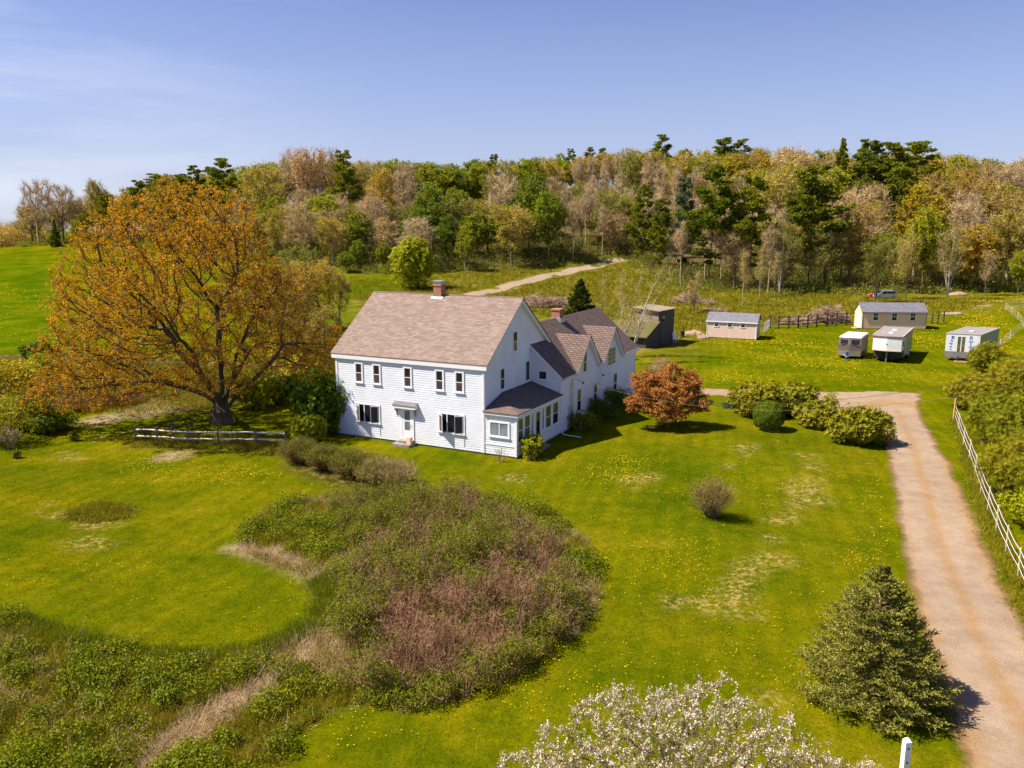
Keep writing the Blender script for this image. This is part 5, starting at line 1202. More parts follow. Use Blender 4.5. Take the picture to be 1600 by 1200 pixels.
def horse_trailer():
    o = empty('horse_trailer', G(1325, 561), heading(32)); tag(o, 'small grey bumper-pull horse trailer with blue jack and two front windows', 'trailer')
    hw, L = 1.22, 5.2; V_ = .28
    pl = [(0, -.0), (V_, -hw), (L, -hw), (L, hw), (V_, hw)]
    b = MB(); b.solid([(x, y, .34) for x, y in pl], [(x, y, .95) for x, y in pl]); b.build('lower_body', M['alu'], o)
    b = MB(); b.solid([(x + .003, y * .995, .95) for x, y in pl], [(x + .10, y * .985, 1.62) for x, y in pl]); b.build('mid_body', M['bronze'], o)
    b = MB(); b.solid([(x + .11, y * .98, 1.62) for x, y in pl], [(x + .30, y * .96, 2.35) for x, y in pl]); b.build('upper_body', M['taupe'], o)
    b = MB(); b.solid([(x + .28, y * .99, 2.35) for x, y in pl], [(x + .34, y * .92, 2.47) for x, y in pl]); b.build('roof', M['light_roof'], o)
    b = MB(); b.solid([(x + .27, y * .995, 2.27) for x, y in pl], [(x + .27, y * .995, 2.345) for x, y in pl]); b.build('roof_band', M['stripe'], o)
    for s in (-1, 1):
        d = MB(); y0, y1 = s * .20, s * .98
        A = [(.10 + .28 * abs(y) / hw + .02 + (z - 1.62) * .26 - .045, y, z) for y, z in ((y0, 1.72), (y1, 1.72), (y1, 2.15), (y0, 2.15))]
        d.solid(A, [(p[0] + .06, p[1], p[2]) for p in A]); d.build('window', M['glass'], o)
        wheel(o, 2.0, s * 1.27, .33); wheel(o, 2.75, s * 1.27, .33)
        d = MB(); d.box(1.55, 3.2, min(s * 1.22, s * 1.46), max(s * 1.22, s * 1.46), .70, .76); d.box(1.50, 1.58, min(s * 1.22, s * 1.46), max(s * 1.22, s * 1.46), .35, .72); d.build('fender', M['bronze'], o)
    d = MB(); d.box(.15, .20, -.95, .95, 1.60, 1.66); d.build('front_bar', M['dark_rail'], o)
    d = MB(); d.beam((-1.1, 0, .42), (.3, .6, .42), .08, .1); d.beam((-1.1, 0, .42), (.3, -.6, .42), .08, .1); d.bar((-1.1, 0, .38), (-1.3, 0, .38), .06); d.build('drawbar', M['metal'], o)
    d = MB(); d.bar((-.85, .0, .02), (-.85, .0, .95), .055, 10); d.box(-.95, -.75, -.13, .13, .55, .9); d.build('jack', M['blue'], o)
    d = MB(); d.box(-1.0, -.7, -.12, .12, -.03, .02); d.build('jack_foot', M['metal'], o)
horse_trailer()
def gooseneck():
    o = empty('gooseneck_trailer', G(1383, 567), heading(32)); tag(o, 'long white gooseneck livestock trailer with overhanging nose', 'trailer')
    hw, L, H = 1.5, 10.0, 2.85
    nose = [(0, 0), (.25, -hw * .96), (2.2, -hw), (2.2, hw), (.25, hw * .96)]
    b = MB(); b.solid([(x, y, 1.40) for x, y in nose], [(x + .02, y, H) for x, y in nose]); b.build('nose', M['dull_white'], o, .03)
    b = MB(); b.solid([(x - .02, y * 1.01, 1.28) for x, y in nose], [(x - .02, y * 1.01, 1.40) for x, y in nose]); b.build('nose_skirt', M['siding_pink'], o)
    b = MB(); b.box(2.2, L, -hw, hw, .42, H); b.build('body', M['alu'], o, .02)
    b = MB(); b.box(2.3, L - .1, -hw - .015, -hw, 1.15, 1.22); b.box(2.3, L - .1, -hw - .015, -hw, 2.3, 2.36); b.build('side_rail', M['metal'], o)
    b = MB(); b.box(1.2, 2.19, -hw + .1, hw - .1, .45, 1.27); b.build('under_nose_shade', M['dark_rail'], o)  # dark block standing in for the shade of the hollow under the nose
    full = [(-.03, 0), (.22, -hw - .03), (L + .03, -hw - .03), (L + .03, hw + .03), (.22, hw + .03)]
    b = MB(); b.solid([(x, y, H) for x, y in full], [(x, y * .985, H + .08) for x, y in full]); b.build('roof', M['grey_roof'], o, .02)
    b = MB(); b.solid([(x - .01, y * 1.005, H - .10) for x, y in full[:2] + [(2.0, -hw - .03), (2.0, hw + .03)] + full[4:]], [(x - .01, y * 1.005, H - .005) for x, y in full[:2] + [(2.0, -hw - .03), (2.0, hw + .03)] + full[4:]]); b.build('stripe', M['stripe'], o)
    for s in (-1, 1): b = MB(); b.box(.3, L, s * hw - .03, s * hw + .03, H + .05, H + .12); b.build('roof_rail', M['dull_white'], o)
    for x in (3.2, 6.2): b = MB(); b.bar((x, 0, H + .08), (x, 0, H + .2), .32, 14, .25); b.build('roof_vent', M['light_roof'], o)
    d = MB(); d.bar((.5, 0, 1.3), (.5, 0, .05), .09, 10); d.beam((.5, 0, 1.28), (2.3, 0, .75), .18, .2); d.build('gooseneck', M['alu'], o)
    for s in (-1, 1): d = MB(); d.beam((1.0, s * .5, 1.3), (1.0, s * .5, .03), .09, .09); d.box(.88, 1.12, s * .5 - .12, s * .5 + .12, -.02, .04); d.build('landing_leg', M['dark_rail'], o)
    d = MB(); d.solid([(-.012, -.10, 2.05), (-.012, .12, 2.12), (-.012, .02, 1.98)], [(.02, -.10, 2.05), (.02, .12, 2.12), (.02, .02, 1.98)]); d.build('emblem', M['dark_rail'], o)
    for s in (-1, 1):
        for x in (5.2, 6.1): wheel(o, x, s * (hw + .08), .36)
        d = MB(); a, c = sorted((s * (hw - .0), s * (hw + .26)))
        d.box(4.9, 6.4, a, c, .80, .86); d.solid([(4.9, a, .86), (4.9, c, .86), (4.5, c, .5), (4.5, a, .5)], [(4.9, a, .80), (4.9, c, .80), (4.55, c, .45), (4.55, a, .45)]); d.build('fender', M['dull_white'], o)
    for y in (-1.5, -1.1): pass
    d = MB(); d.box(3.0, 3.7, -hw - .03, -hw - .012, .6, 2.4); d.build('door', M['dull_white'], o)
    d = MB(); d.box(1.1, 1.6, -hw - .04, -hw, 1.75, 2.3); d.build('window', M['glass'], o)
    b = MB(); b.box(.9, 9.4, -.9, .9, .30, .42); b.build('chassis', M['dark_rail'], o)
gooseneck()
def text_mesh(s, size, mat, parent, name, M4, ext=.006):
    c = bpy.data.curves.new(name, 'FONT'); c.body = s; c.size = size; c.extrude = ext; c.align_x = 'CENTER'; c.align_y = 'CENTER'; c.offset = 0.003
    t = bpy.data.objects.new(name, c)
    COL.objects.link(t); bpy.context.view_layer.update(); dg = bpy.context.evaluated_depsgraph_get()
    me = bpy.data.meshes.new_from_object(t.evaluated_get(dg)); bpy.data.objects.remove(t); bpy.data.curves.remove(c)
    me.transform(M4); me.materials.clear(); me.materials.append(mat)
    o = bpy.data.objects.new(name, me); COL.objects.link(o); o.parent = parent; return o
def box_trailer():
    p = G(1475, 563); q = G(1528, 566); d = (q - p)[:2]; 
    o = empty('box_trailer', p, math.atan2(d[1], d[0])); tag(o, 'white box trailer with blue lettering on both front panels', 'trailer')
    # x across the front from its left corner, y back, front faces -y
    W_ = float(np.hypot(*d)); H = 2.95; L = 8.2; sk = math.tan(math.radians(2)); z0 = .38
    M['green_alu'] = plain('greenish_panel', (0.235, 0.29, 0.25), 0.45, 0.15, 1.5, 0.2); b = MB(); b.box(0, W_, 0, L, z0, H); b.build('body', M['green_alu'], o, .02)
    b = MB(); b.box(.0, W_, -.03, 0, z0, 1.05); b.build('stone_guard', M['grey_roof'], o)
    xl, xr = W_ * .35, W_ * .57
    b = MB(); b.box(0, xl, -.045, 0, 1.05, H - .02); b.build('front_panel', M['trim'], o)
    b = MB(); b.box(xr, W_, -.045, 0, 1.05, H - .02); b.build('front_panel', M['trim'], o)
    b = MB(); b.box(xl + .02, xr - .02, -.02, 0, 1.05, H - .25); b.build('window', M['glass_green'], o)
    b = MB(); b.box(xl, xr, -.05, 0, H - .25, H - .02); b.box((xl + xr) / 2 - .05, (xl + xr) / 2 + .05, -.04, -.0, 1.05, H - .25); b.build('frame', M['trim'], o)
    b = MB(); b.box(-.04, W_ + .04, -.06, L + .03, H, H + .06); b.build('roof', M['grey_roof'], o, .015)
    for x0 in (-.045, W_ - .02): b = MB(); b.box(x0, x0 + .06, -.06, L + .03, H - .05, H + .085); b.build('roof_rail', M['dull_white'], o)
    b = MB(); b.box(W_ * .45, W_ * .62, 2.6, 3.2, H + .06, H + .16); b.build('roof_vent', M['light_roof'], o)
    # the words stand on end, reading downwards
    def put(s, size, x, z, rot=True, mat='logo_blue', nm='lettering'):
        M4 = Matrix.Translation((x, -.055, z)) @ Matrix.Rotation(math.pi / 2, 4, 'X') @ (Matrix.Rotation(-math.pi / 2, 4, 'Z') if rot else Matrix.Identity(4))
        text_mesh(s, size, M[mat], o, nm, M4)
    put('M', .46, xl * .55, 2.62); put('o', .46, xl * .53, 2.25); put('p', .46, xl * .51, 1.91); put('a', .46, xl * .49, 1.58); put('r', .46, xl * .47, 1.27)
    put('R', .62, xr + W_ * .17, 2.58, False); put('T', .72, xr + W_ * .17, 1.98, False); put('T', .66, xr + W_ * .17, 1.42, False)
    for s in (0.0, W_):
        for y in (4.2, 5.1):
            mb = MB(); mb.bar((s - .12, y, .34), (s + .12, y, .34), .34, 16); wo = mb.build('wheel', M['black'], o); mb = MB(); mb.bar((s - .13, y, .34), (s + .13, y, .34), .19, 12); mb.build('rim', M['metal'], wo)
    b = MB(); b.beam((.7, 0, .36), (W_ / 2 - .1, -1.1, .36), .1, .12); b.beam((W_ - .9, 0, .36), (W_ / 2 - .1, -1.1, .36), .1, .12); b.bar((W_ / 2 - .1, -.9, .03), (W_ / 2 - .1, -.9, .75), .06); b.build('drawbar', M['dark_rail'], o)
    b = MB(); b.box(W_ / 2 - .1 - .7, W_ / 2 - .1 + .6, -1.25, -.95, .0, .17); k = b.build('timber_block', M['newwood'], None, .02); k.location = o.location; k.rotation_euler = o.rotation_euler; tag(k, 'short timber beam on the grass under the box trailer drawbar', 'timber')
box_trailer()
for q in [c for c in bpy.data.objects if c.parent and (c.parent.name == 'box_trailer' or (c.parent.parent and c.parent.parent.name == 'box_trailer'))]:
    for v in q.data.vertices: v.co.x += v.co.y * .36      # its sides run back at a slant to the nose

# distant minivan and what stands in front of it
def van():
    p = G(1381, 467); o = empty('minivan', p, math.radians(4)); tag(o, 'old silver minivan parked at the wood edge behind the long shed', 'van')
    prof = [(-2.2, .35), (2.2, .35), (2.25, .8), (2.1, 1.0), (1.75, 1.62), (-.75, 1.68), (-1.45, 1.08), (-2.15, .92), (-2.25, .6)]
    b = MB(); b.solid([(x, -.88, z) for x, z in prof], [(x, .88, z) for x, z in prof]); b.build('body', M['metal'], o, .06)
    for x0, x1 in ((-.62, .15), (.25, 1.0), (1.08, 1.72)):
        b = MB(); b.solid([(x0 - (.28 if x0 < 0 else 0), -.90, 1.05), (x1, -.90, 1.05), (x1, -.90, 1.5), (x0, -.90, 1.5)], [(x0 - (.28 if x0 < 0 else 0), -.86, 1.05), (x1, -.86, 1.05), (x1, -.86, 1.5), (x0, -.86, 1.5)]); b.build('window', M['glass'], o)
    b = MB(); b.solid([(-1.42, -.75, 1.12), (-1.42, .75, 1.12), (-.78, .7, 1.66), (-.78, -.7, 1.66)], [(-1.46, -.75, 1.14), (-1.46, .75, 1.14), (-.82, .7, 1.69), (-.82, -.7, 1.69)]); b.build('windshield', M['glass'], o)
    for x in (-1.4, 1.4):
        for s in (-1, 1): wheel(o, x, s * .82, .33, .22)
    b = MB(); b.box(-2.26, -2.1, -.8, -.5, .62, .8); b.box(-2.26, -2.1, .5, .8, .62, .8); b.build('headlight', M['light_roof'], o)
van()
p = G(1362, 466); b = MB(); b.solid([(-.7, -.5, .25), (.6, -.5, .25), (.6, -.5, .75), (.1, -.5, 1.0), (-.7, -.5, .7)], [(-.7, .5, .25), (.6, .5, .25), (.6, .5, .75), (.1, .5, 1.0), (-.7, .5, .7)])
M['tractor_red'] = plain('faded_red_paint', (0.42, 0.06, 0.04), 0.5, 0.15)
mo = empty('lawn_tractor', p); tag(mo, 'small red and dark machine at the nose of the distant minivan', 'tractor'); b.build('hood', M['tractor_red'], mo, .05); wheel(mo, -.5, -.55, .25, .16); wheel(mo, .6, -.55, .38, .2); wheel(mo, -.5, .55, .25, .16); wheel(mo, .6, .55, .38, .2)
b = MB(); b.box(.3, .75, -.3, .3, .75, .9); b.box(.7, .8, -.3, .3, .85, 1.3); b.build('seat', M['black'], mo, .03)

# chair, barrel and heaps by the outbuilding
p = G(1056, 536); b = empty('garden_chair', p, .5); tag(b, 'white plastic garden chair leaning by the outbuilding', 'chair')
q = MB(); q.box(-.28, .28, -.25, .25, .42, .47); q.build('seat', M['trim'], b, .02); q = MB(); q.solid([(-.28, .24, .45), (.28, .24, .45), (.28, .29, .45), (-.28, .29, .45)], [(-.26, .42, 1.35), (.26, .42, 1.35), (.26, .47, 1.35), (-.26, .47, 1.35)]); q.build('backrest', M['trim'], b, .02)
for x, y in ((-.24, -.2), (.24, -.2), (-.24, .24), (.24, .24)): q = MB(); q.bar((x, y, .43), (x * 1.1, y * 1.1, 0), .03); q.build('leg', M['trim'], b)
p = G(1066, 527); q = MB(); q.bar((0, 0, 0), (0, 0, .88), .3, 18); q.bar((0, 0, .3), (0, 0, .33), .315, 18); q.bar((0, 0, .6), (0, 0, .63), .315, 18); k = q.build('barrel', M['black'], None); k.location = p; tag(k, 'black steel barrel between the outbuilding and the pale soil heap', 'barrel')
def heap(px, py, rx, ry, h, label, seed, mat='soil'):
    R = np.random.default_rng(seed); bm = bmesh.new(); bmesh.ops.create_icosphere(bm, subdivisions=4, radius=1)
    for v in bm.verts:
        a = vnoise(np.array([[v.co.x * 3 + seed, v.co.y * 3]]), 1.2, seed)[0] * .16; v.co *= 1 + a; v.co.x *= rx; v.co.y *= ry; v.co.z = max(v.co.z, -.2) * h * (1 + a)
    me = bpy.data.meshes.new('soil_heap'); bm.to_mesh(me); bm.free(); o = link_mesh('soil_heap', me, M[mat], None, True); o.location = G(px, py); tag(o, label, 'soil heap'); o['group'] = 'heaps of bare soil'
heap(1085, 524, 1.5, 1.2, .55, 'pale soil heap right of the black barrel', 301)
heap(1099, 529, .8, .7, .5, 'small soil heap at the left end of the smaller shed', 302)
heap(1487, 491, 1.8, 1.1, .35, 'soil heap right of the dark fence end by the long shed', 303)
heap(1497, 461, 1.9, 1.3, .6, 'farthest soil heap, near the wood edge at right', 304)
heap(1535, 478, 2.2, 1.0, .08, 'low spread soil heap in the dandelion lane at right', 305)

# brush piles: tangles of dead branches
def brush(px, py, rx, ry, h, n, label, seed, L=(1.0, 2.6)):
    R = np.random.default_rng(seed); o = empty('brush_pile', G(px, py)); tag(o, label, 'brush pile', 'heaps of cut branches')
    c = R.normal(0, 1, (n, 3)); c = unit(c) * (R.random((n, 1)) ** .4) * np.array([rx, ry, h]); c[:, 2] = np.abs(c[:, 2]) * .85 + .08
    mo = R.normal(0, .42, (6, 2)) * np.array([rx, ry]); mh = R.uniform(.45, 1.1, 6); g_ = R.integers(0, 6, n); c[:, :2] = c[:, :2] * .55 + mo[g_]; c[:, 2] *= mh[g_] * (1 - .5 * np.clip(np.abs(mo[g_, 0]) / rx, 0, 1))
    d = unit(R.normal(0, 1, (n, 3)) * np.array([1, 1, .38])); l = R.uniform(*L, (n, 1)) * .5
    P0, P1 = c - d * l, c + d * l; P0[:, 2] = np.maximum(P0[:, 2], 0.02); P1[:, 2] = np.maximum(P1[:, 2], 0.02)
    N = np.concatenate([P0, P1]); par = np.concatenate([np.full(n, -1), np.arange(n)])
    u = np.cross(d, np.array([.3, .7, .1])); u = unit(u); v_ = np.cross(d, u); a = np.arange(4) * np.pi / 2; rr = R.uniform(.02, .06, n)
    ring = u[:, None] * np.cos(a)[None, :, None] + v_[:, None] * np.sin(a)[None, :, None]
    V = np.concatenate([P0[:, None] + ring * rr[:, None, None], P1[:, None] + ring * rr[:, None, None] * .4], 1).reshape(-1, 3)
    oo = np.arange(n)[:, None] * 8; k = np.arange(4)[None]; F_ = np.stack([oo + k, oo + (k + 1) % 4, oo + 4 + (k + 1) % 4, oo + 4 + k], -1).reshape(-1, 4)
    s = R.integers(0, n, n * 6); t = R.uniform(-1, 1, (n * 6, 1)); b0 = c[s] + d[s] * l[s] * t; b1 = b0 + unit(R.normal(0, 1, b0.shape) + d[s]) * R.uniform(.3, .8, (n * 6, 1)); b1[:, 2] = np.maximum(b1[:, 2], .02)
    tv, tf = ribbons(b0, b1, .02, R); mesh_of('branches', [(V, F_, 0), (tv, tf, 0)], [M['dead_wood']], o)
brush(848, 478, 4.8, 3.0, 3.0, 800, 'wide brush pile directly behind the main roof, left of the fir', 311)
brush(1074, 474, 3.2, 2.2, 2.7, 520, 'brush pile at the wood edge above the outbuilding roof', 312)
brush(1285, 502, 4.8, 2.6, 3.3, 850, 'large brush pile behind the dark fence left of the long shed', 313)
brush(1245, 506, 3.2, 1.6, 1.0, 300, 'low left part heap of brush behind the dark fence', 314)
brush(1112, 487, 2.0, .7, .7, 70, 'fallen log with bare branches behind the smaller shed', 315, (1.5, 3.5))

# ------------------------------------------------------------------ fences
def fence_posts(px, n_mid=0): return [G(*p) for p in px]
def rail_fence(name, pts, h, rails, pm, rm, label, cat='fence', pw=.12, rw=.055, over=.12, rng=None, sag=0.0, xx=False):
    o = empty(name, pts[0]); tag(o, label, cat); b0 = Vector(pts[0]); R = random.Random(len(pts) * 7 + int(h * 100))
    for p in pts:
        q = MB(); v = Vector(p) - b0; tl_ = R.uniform(-.05, .05); q.beam(v + Vector((0, 0, -.3)), v + Vector((tl_, tl_ * .5, h + over)), pw, pw); q.build('post', M[pm], o)
    for z in rails:
        for a, c in zip(pts[:-1], pts[1:]):
            a_, c_ = Vector(a) - b0, Vector(c) - b0; q = MB(); n = 4; P_ = [a_.lerp(c_, i / n) + Vector((0, 0, z + (R.uniform(-.03, .03) if 0 < i < n else 0) - sag * math.sin(math.pi * i / n))) for i in range(n + 1)]
            for i in range(n): q.bar(P_[i], P_[i + 1], rw * (1 + .15 * math.sin(i * 2)), 6, rw * (1 + .15 * math.sin(i * 2 + 2)))
            q.build('rail', M[rm], o)
    return o
rail_fence('rail_fence', [G(*p) for p in ((213, 690), (246, 691), (294, 694), (342, 694), (401, 695), (446, 697))], .95, (.38, .85), 'postwood', 'birchrail', 'low fence of pale rough poles on dark posts before the big maple', rw=.06)
rail_fence('rail_fence', [G(*p) for p in ((213, 689), (272, 676), (331, 661), (400, 640), (450, 625))], .95, (.35, .85), 'postwood', 'bark_dark', 'dark pole fence running back from the left post behind the maple trunk', rw=.045)
pt = [G(*p) for p in ((1203, 513), (1216, 514), (1232, 514), (1247, 513), (1262, 512), (1276, 511), (1292, 510), (1307, 508), (1322, 507), (1338, 506))]
rail_fence('paddock_fence', pt, 1.8, (.2, .62, 1.1, 1.7), 'dark_rail', 'dark_rail', 'dark rail paddock fence between the two sheds', pw=.15, rw=.05)
rail_fence('paddock_fence', [G(*p) for p in ((1445, 505), (1456, 506), (1465, 507), (1474, 503))], 1.6, (.3, .8, 1.35), 'dark_rail', 'dark_rail', 'short dark rail fence at the right end of the long shed', pw=.14, rw=.04)
pf = empty('picket_gate', G(1193, 521)); tag(pf, 'pale picket panel at the right end of the smaller shed', 'gate')
e_ = G(1203, 513) - G(1193, 521)
for i in range(12):
    v = Vector(e_) * (i / 11); q = MB(); q.beam(v, v + Vector((0, 0, 1.5)), .07, .03); q.build('picket', M['birchrail'], pf)
for z in (.4, 1.2): q = MB(); q.beam(Vector((0, 0, z)), Vector(e_) + Vector((0, 0, z)), .05, .08); q.build('rail', M['birchrail'], pf)
# board fence seen behind the maple
rail = [G(*p) for p in ((425, 600), (432, 599), (439, 598), (446, 597))]
bf = empty('board_fence', rail[0]); tag(bf, 'short piece of grey board fence glimpsed behind the maple, left of the house', 'fence')
e_ = Vector(rail[-1] - rail[0])
for i in range(16): v = e_ * (i / 15); q = MB(); q.beam(v, v + Vector((0, 0, 1.5)), .12, .03); q.build('board', M['dead_wood'], bf)
# rope fence along the drive
def rope_fence(pts, h, label, top=True):
    o = empty('rope_fence', pts[0]); tag(o, label, 'fence'); b0 = Vector(pts[0])
    for i, p in enumerate(pts):
        v = Vector(p) - b0; q = MB(); q.bar(v + Vector((0, 0, -.2)), v + Vector((0, 0, h + .08)), .022, 6); po = q.build('post', M['dull_white'], o)
        for z in (.42, .78, 1.14): q = MB(); q.box(v.x - .035, v.x + .035, v.y - .035, v.y + .035, v.z + z - .04, v.z + z + .04); q.build('insulator', M['yellowflower'], po)
    for z in (.42, .78, 1.14):
        q = MB()
        for a, c in zip(pts[:-1], pts[1:]):
            a_, c_ = Vector(a) - b0, Vector(c) - b0; P_ = [a_.lerp(c_, k / 5) + Vector((0, 0, z - .07 * math.sin(math.pi * k / 5))) for k in range(6)]
            for k in range(5): q.bar(P_[k], P_[k + 1], .010, 5)
        q.build('rope', M['trim'], o)
base = [(1491, 655), (1497, 672), (1505, 695), (1514, 717), (1523, 742), (1532, 770), (1543, 797), (1556, 828), (1571, 862), (1590, 900), (1612, 945), (1645, 1010)]
rope_fence([G(*p) for p in base], 1.2, 'three-strand white rope fence with yellow insulators along the gravel drive')
rope_fence([G(*p) for p in ((1536, 574), (1548, 561), (1562, 546), (1578, 530), (1600, 512), (1590, 500), (1580, 492), (1571, 484), (1600, 482))], 1.25, 'farther white rope fence zigzagging at the right edge past the box trailer')
p = G(1490, 657); q = MB(); q.beam((0, 0, -.3), (.02, 0, 1.75), .13, .13); k = q.build('wooden_post', M['newwood'], None, .01); k.location = p; tag(k, 'new orange-brown timber post at the start of the rope fence', 'post')
p = at_dist(1411, 18.7); q = MB(); q.solid([(-.085, -.085, -.3), (.085, -.085, -.3), (.085, .085, -.3), (-.085, .085, -.3)], [(-.085, -.085, 1.22), (.085, -.085, 1.22), (.085, .085, 1.22), (-.085, .085, 1.22)]); q.solid([(-.085, -.085, 1.22), (.085, -.085, 1.22), (.085, .085, 1.22), (-.085, .085, 1.22)], [(-.045, -.045, 1.29), (.045, -.045, 1.29), (.045, .045, 1.29), (-.045, .045, 1.29)])
k = q.build('white_post', M['trim'], None, .008); k.location = p; k.rotation_euler = (0, 0, .1); tag(k, 'square white fence post with rail holes at the bottom edge', 'post')
for z in (1.05, .65): q = MB(); q.bar((0, -.089, z), (0, -.08, z), .03, 10); q.build('rail_hole', M['black'], k)
# service cable from the wing to a pole outside the frame
def cable(a, b, sag, name, label, r_, m='metal'):
    q = MB(); a, b = Vector(a), Vector(b); n = 40; P_ = [a.lerp(b, i / n) - Vector((0, 0, 4 * sag * (i / n) * (1 - i / n))) for i in range(n + 1)]
    for i in range(n): q.bar(P_[i], P_[i + 1], r_, 5)
    tag(q.build(name, M[m]), label, 'cable')
hw_ = lambda a, b, z: (HP0[0] + a * HU[0] + b * HV[0], HP0[1] + a * HU[1] + b * HV[1], z)
A_ = hw_(2.44, 8.9, 3.75)
cable(A_, (25.5, 33.5, 8.6), 2.15, 'service_cable', 'thin pale cable sagging from the wing wall across the lawn', .007, 'postwood')
cable(A_, (26.2, 33.2, 9.7), 2.25, 'telephone_cable', 'thin dark cable crossing the gravel drive near the top', .009, 'dark_rail')
q = MB(); q.bar((25.4, 33.6, -.2), (25.4, 33.6, 9.2), .15, 10, .11); k = q.build('utility_pole', M['postwood']); tag(k, 'wooden utility pole just outside the right edge', 'pole')

# ------------------------------------------------------------------ birches behind the outbuilding, small trees before the wood
def slim(name, p, segs, barkm, leafm, label, seed, nt=900, nl=1500, ls=.14, tl=.8, r0=.10, cat='tree', spread=1.4, group=None):
    """several thin leaning stems with a haze of fine twigs"""
    R = np.random.default_rng(seed); o = empty(name, p); tag(o, label, cat, group); N, par = [(0, 0, -.4), (0, 0, .0)], [-1, 0]; rr = [r0 * 1.2, r0]
    for (dx, dy, h, r_) in segs:
        q = 1; m = 14; px_ = np.zeros(3)
        for i in range(1, m + 1):
            t = i / m; pt_ = np.array([dx * t ** 1.3 + .10 * math.sin(t * 7 + seed), dy * t, h * t]); N.append(tuple(pt_)); par.append(q); q = len(N) - 1; rr.append(r_ * (1 - .85 * t))
            if t > .3:
                for _ in range(2):
                    a = R.random() * 6.28; L = (1.15 - t) * spread * R.uniform(.6, 1.2) + .25; q2 = q; e = pt_
                    for s in range(3): e = e + np.array([math.cos(a), math.sin(a), .75 + .2 * s]) * L / 3; N.append(tuple(e)); par.append(q2); q2 = len(N) - 1; rr.append(r_ * .28 * (1 - .3 * s) * (1.1 - t))
    N = np.array(N); par = np.array(par); rr = np.array(rr)
    V, F_ = tubes(N, par, rr, 6, .006); link_mesh('trunk', np_mesh('trunk', V, F_), M[barkm], o, True)
    thin = np.where(rr < r0 * .35)[0]; k = R.choice(thin, nt); C = N[k] + R.normal(0, .06, (nt, 3)); d = unit(R.normal(0, .7, (nt, 3)) + np.array([0, 0, .6])); L = tl * R.uniform(.4, 1.2, (nt, 1))
    tv, tf = ribbons(C, C + d * L, .02, R); parts = [(tv, tf, 0)]; k = R.integers(0, nt, nl); lv, lf = leaves(C[k] + d[k] * L[k] * R.random((nl, 1)) + R.normal(0, .08, (nl, 3)), ls, R); parts.append((lv, lf, 1))
    mesh_of('crown', parts, [M['twig'], M[leafm]], o); return o
slim('birch_tree', at_dist(968, 86), ((.1, 0, 9.4, .11), (2.2, 0, 9.6, .10)), 'birch', 'olive', 'white-stemmed birch, left of two behind the wing', 401, 700, 900)
slim('birch_tree', at_dist(985, 90), ((3.2, 0, 9.8, .12), (4.3, .5, 9.0, .09), (-1.0, 0, 6.4, .06)), 'birch', 'olive', 'leaning white birch, right of two, before the outbuilding', 402, 700, 900)
slim('sapling', at_dist(940, 112), ((.3, 0, 8.0, .07),), 'bark', 'tan', 'thin dark sapling right of the fir, behind the wing roof', 403, 200, 120)
for i, (x, y, ty, sg, bk, lf, nl, lb) in enumerate(((1084, 490, 432, ((.2, 0, 1, .07), (-.8, .2, .8, .05)), 'bark', 'olive', 500, 'slim half-bare sapling beside the brush pile above the outbuilding'), (1160, 478, 400, ((.1, 0, 1, .07),), 'bark_pale', 'lime', 700, 'thin pale sapling in the grass above the smaller shed'), (1187, 463, 390, ((.0, 0, 1, .07), (.6, 0, .8, .04)), 'bark_pale', 'lime', 900, 'sapling at the wood edge right above the smaller shed'),
        (1218, 459, 340, ((.3, 0, 1, .14), (-1.5, 0, .75, .08), (1.6, 0, .8, .08)), 'birch', 'green', 3500, 'pale-trunked tree with green leaves, at the wood edge between the sheds'), (1208, 462, 400, ((.8, 0, 1, .06),), 'bark', 'lime', 500, 'leaning thin sapling left of the pale-trunked tree'),
        (1366, 474, 378, ((.1, 0, .9, .16), (2.4, 0, .95, .10), (-2.2, 0, .9, .10), (.8, 1, 1, .1)), 'bark', 'lime', 6500, 'spreading tree with fresh lime leaves behind the long shed'), (1414, 468, 372, ((.2, 0, 1, .10), (-1.2, 0, .85, .06), (1.1, 0, .9, .06)), 'bark', 'olive', 2500, 'thin-trunked olive-leaved tree right of the minivan'),
        (1480, 466, 355, ((.1, 0, 1, .16), (-2.2, 0, .85, .10), (2.4, 0, .88, .10), (-1, 1, .9, .08), (1.2, .4, .95, .08)), 'birch', 'olive', 2600, 'bare pale-branched tree at the wood edge, above the box trailer'), (1540, 462, 398, ((-1.2, 0, 1, .08), (1.4, 0, .9, .08), (.2, 0, .95, .07)), 'bark', 'tan', 900, 'bare forked brown tree at the right wood edge'))):
    p = G(x, y); h = height_for(p, ty); slim('young_tree', p, [(a * h * .09 if abs(a) > 1 else a, b_, h * c, r_) for a, b_, c, r_ in sg], bk, lf, lb, 410 + i, 1500, nl, .20, h * .13, .12, spread=h * .16)

# ------------------------------------------------------------------ the wood: every tree an object, built once per kind and copied
PR = {}
def proto(key, tm, cm): PR[key] = (tm, cm)
for i in range(3): proto('bare%d' % i, *broadleaf(500 + i, 15, 4.0, 3.2, 560, 4000, 1.25, 1700, .17, None, tip=.027, tw=.034))
for i in range(3): proto('leafy%d' % i, *broadleaf(510 + i, 14, 4.4, 2.6, 520, 2600, .9, 7500, .36, None, tip=.020, lobes=6))
for i in range(2): proto('sparse%d' % i, *broadleaf(520 + i, 14, 3.9, 2.2, 540, 3600, 1.0, 5600, .25, None, tip=.026))
for i in range(2): proto('slender%d' % i, *broadleaf(530 + i, 16, 1.75, 5.0, 360, 2400, 1.1, 800, .16, None, lobes=3, tip=.024, tw=.034))
for i in range(3): proto('pine%d' % i, *pine(540 + i, 19, 4.9, (.22, .30, .16)[i], .40, 4.0))
proto('fir0', *spruce(550, 13, 3.0, .55, 11, 1, 5, droop=-.05, fat=.5))
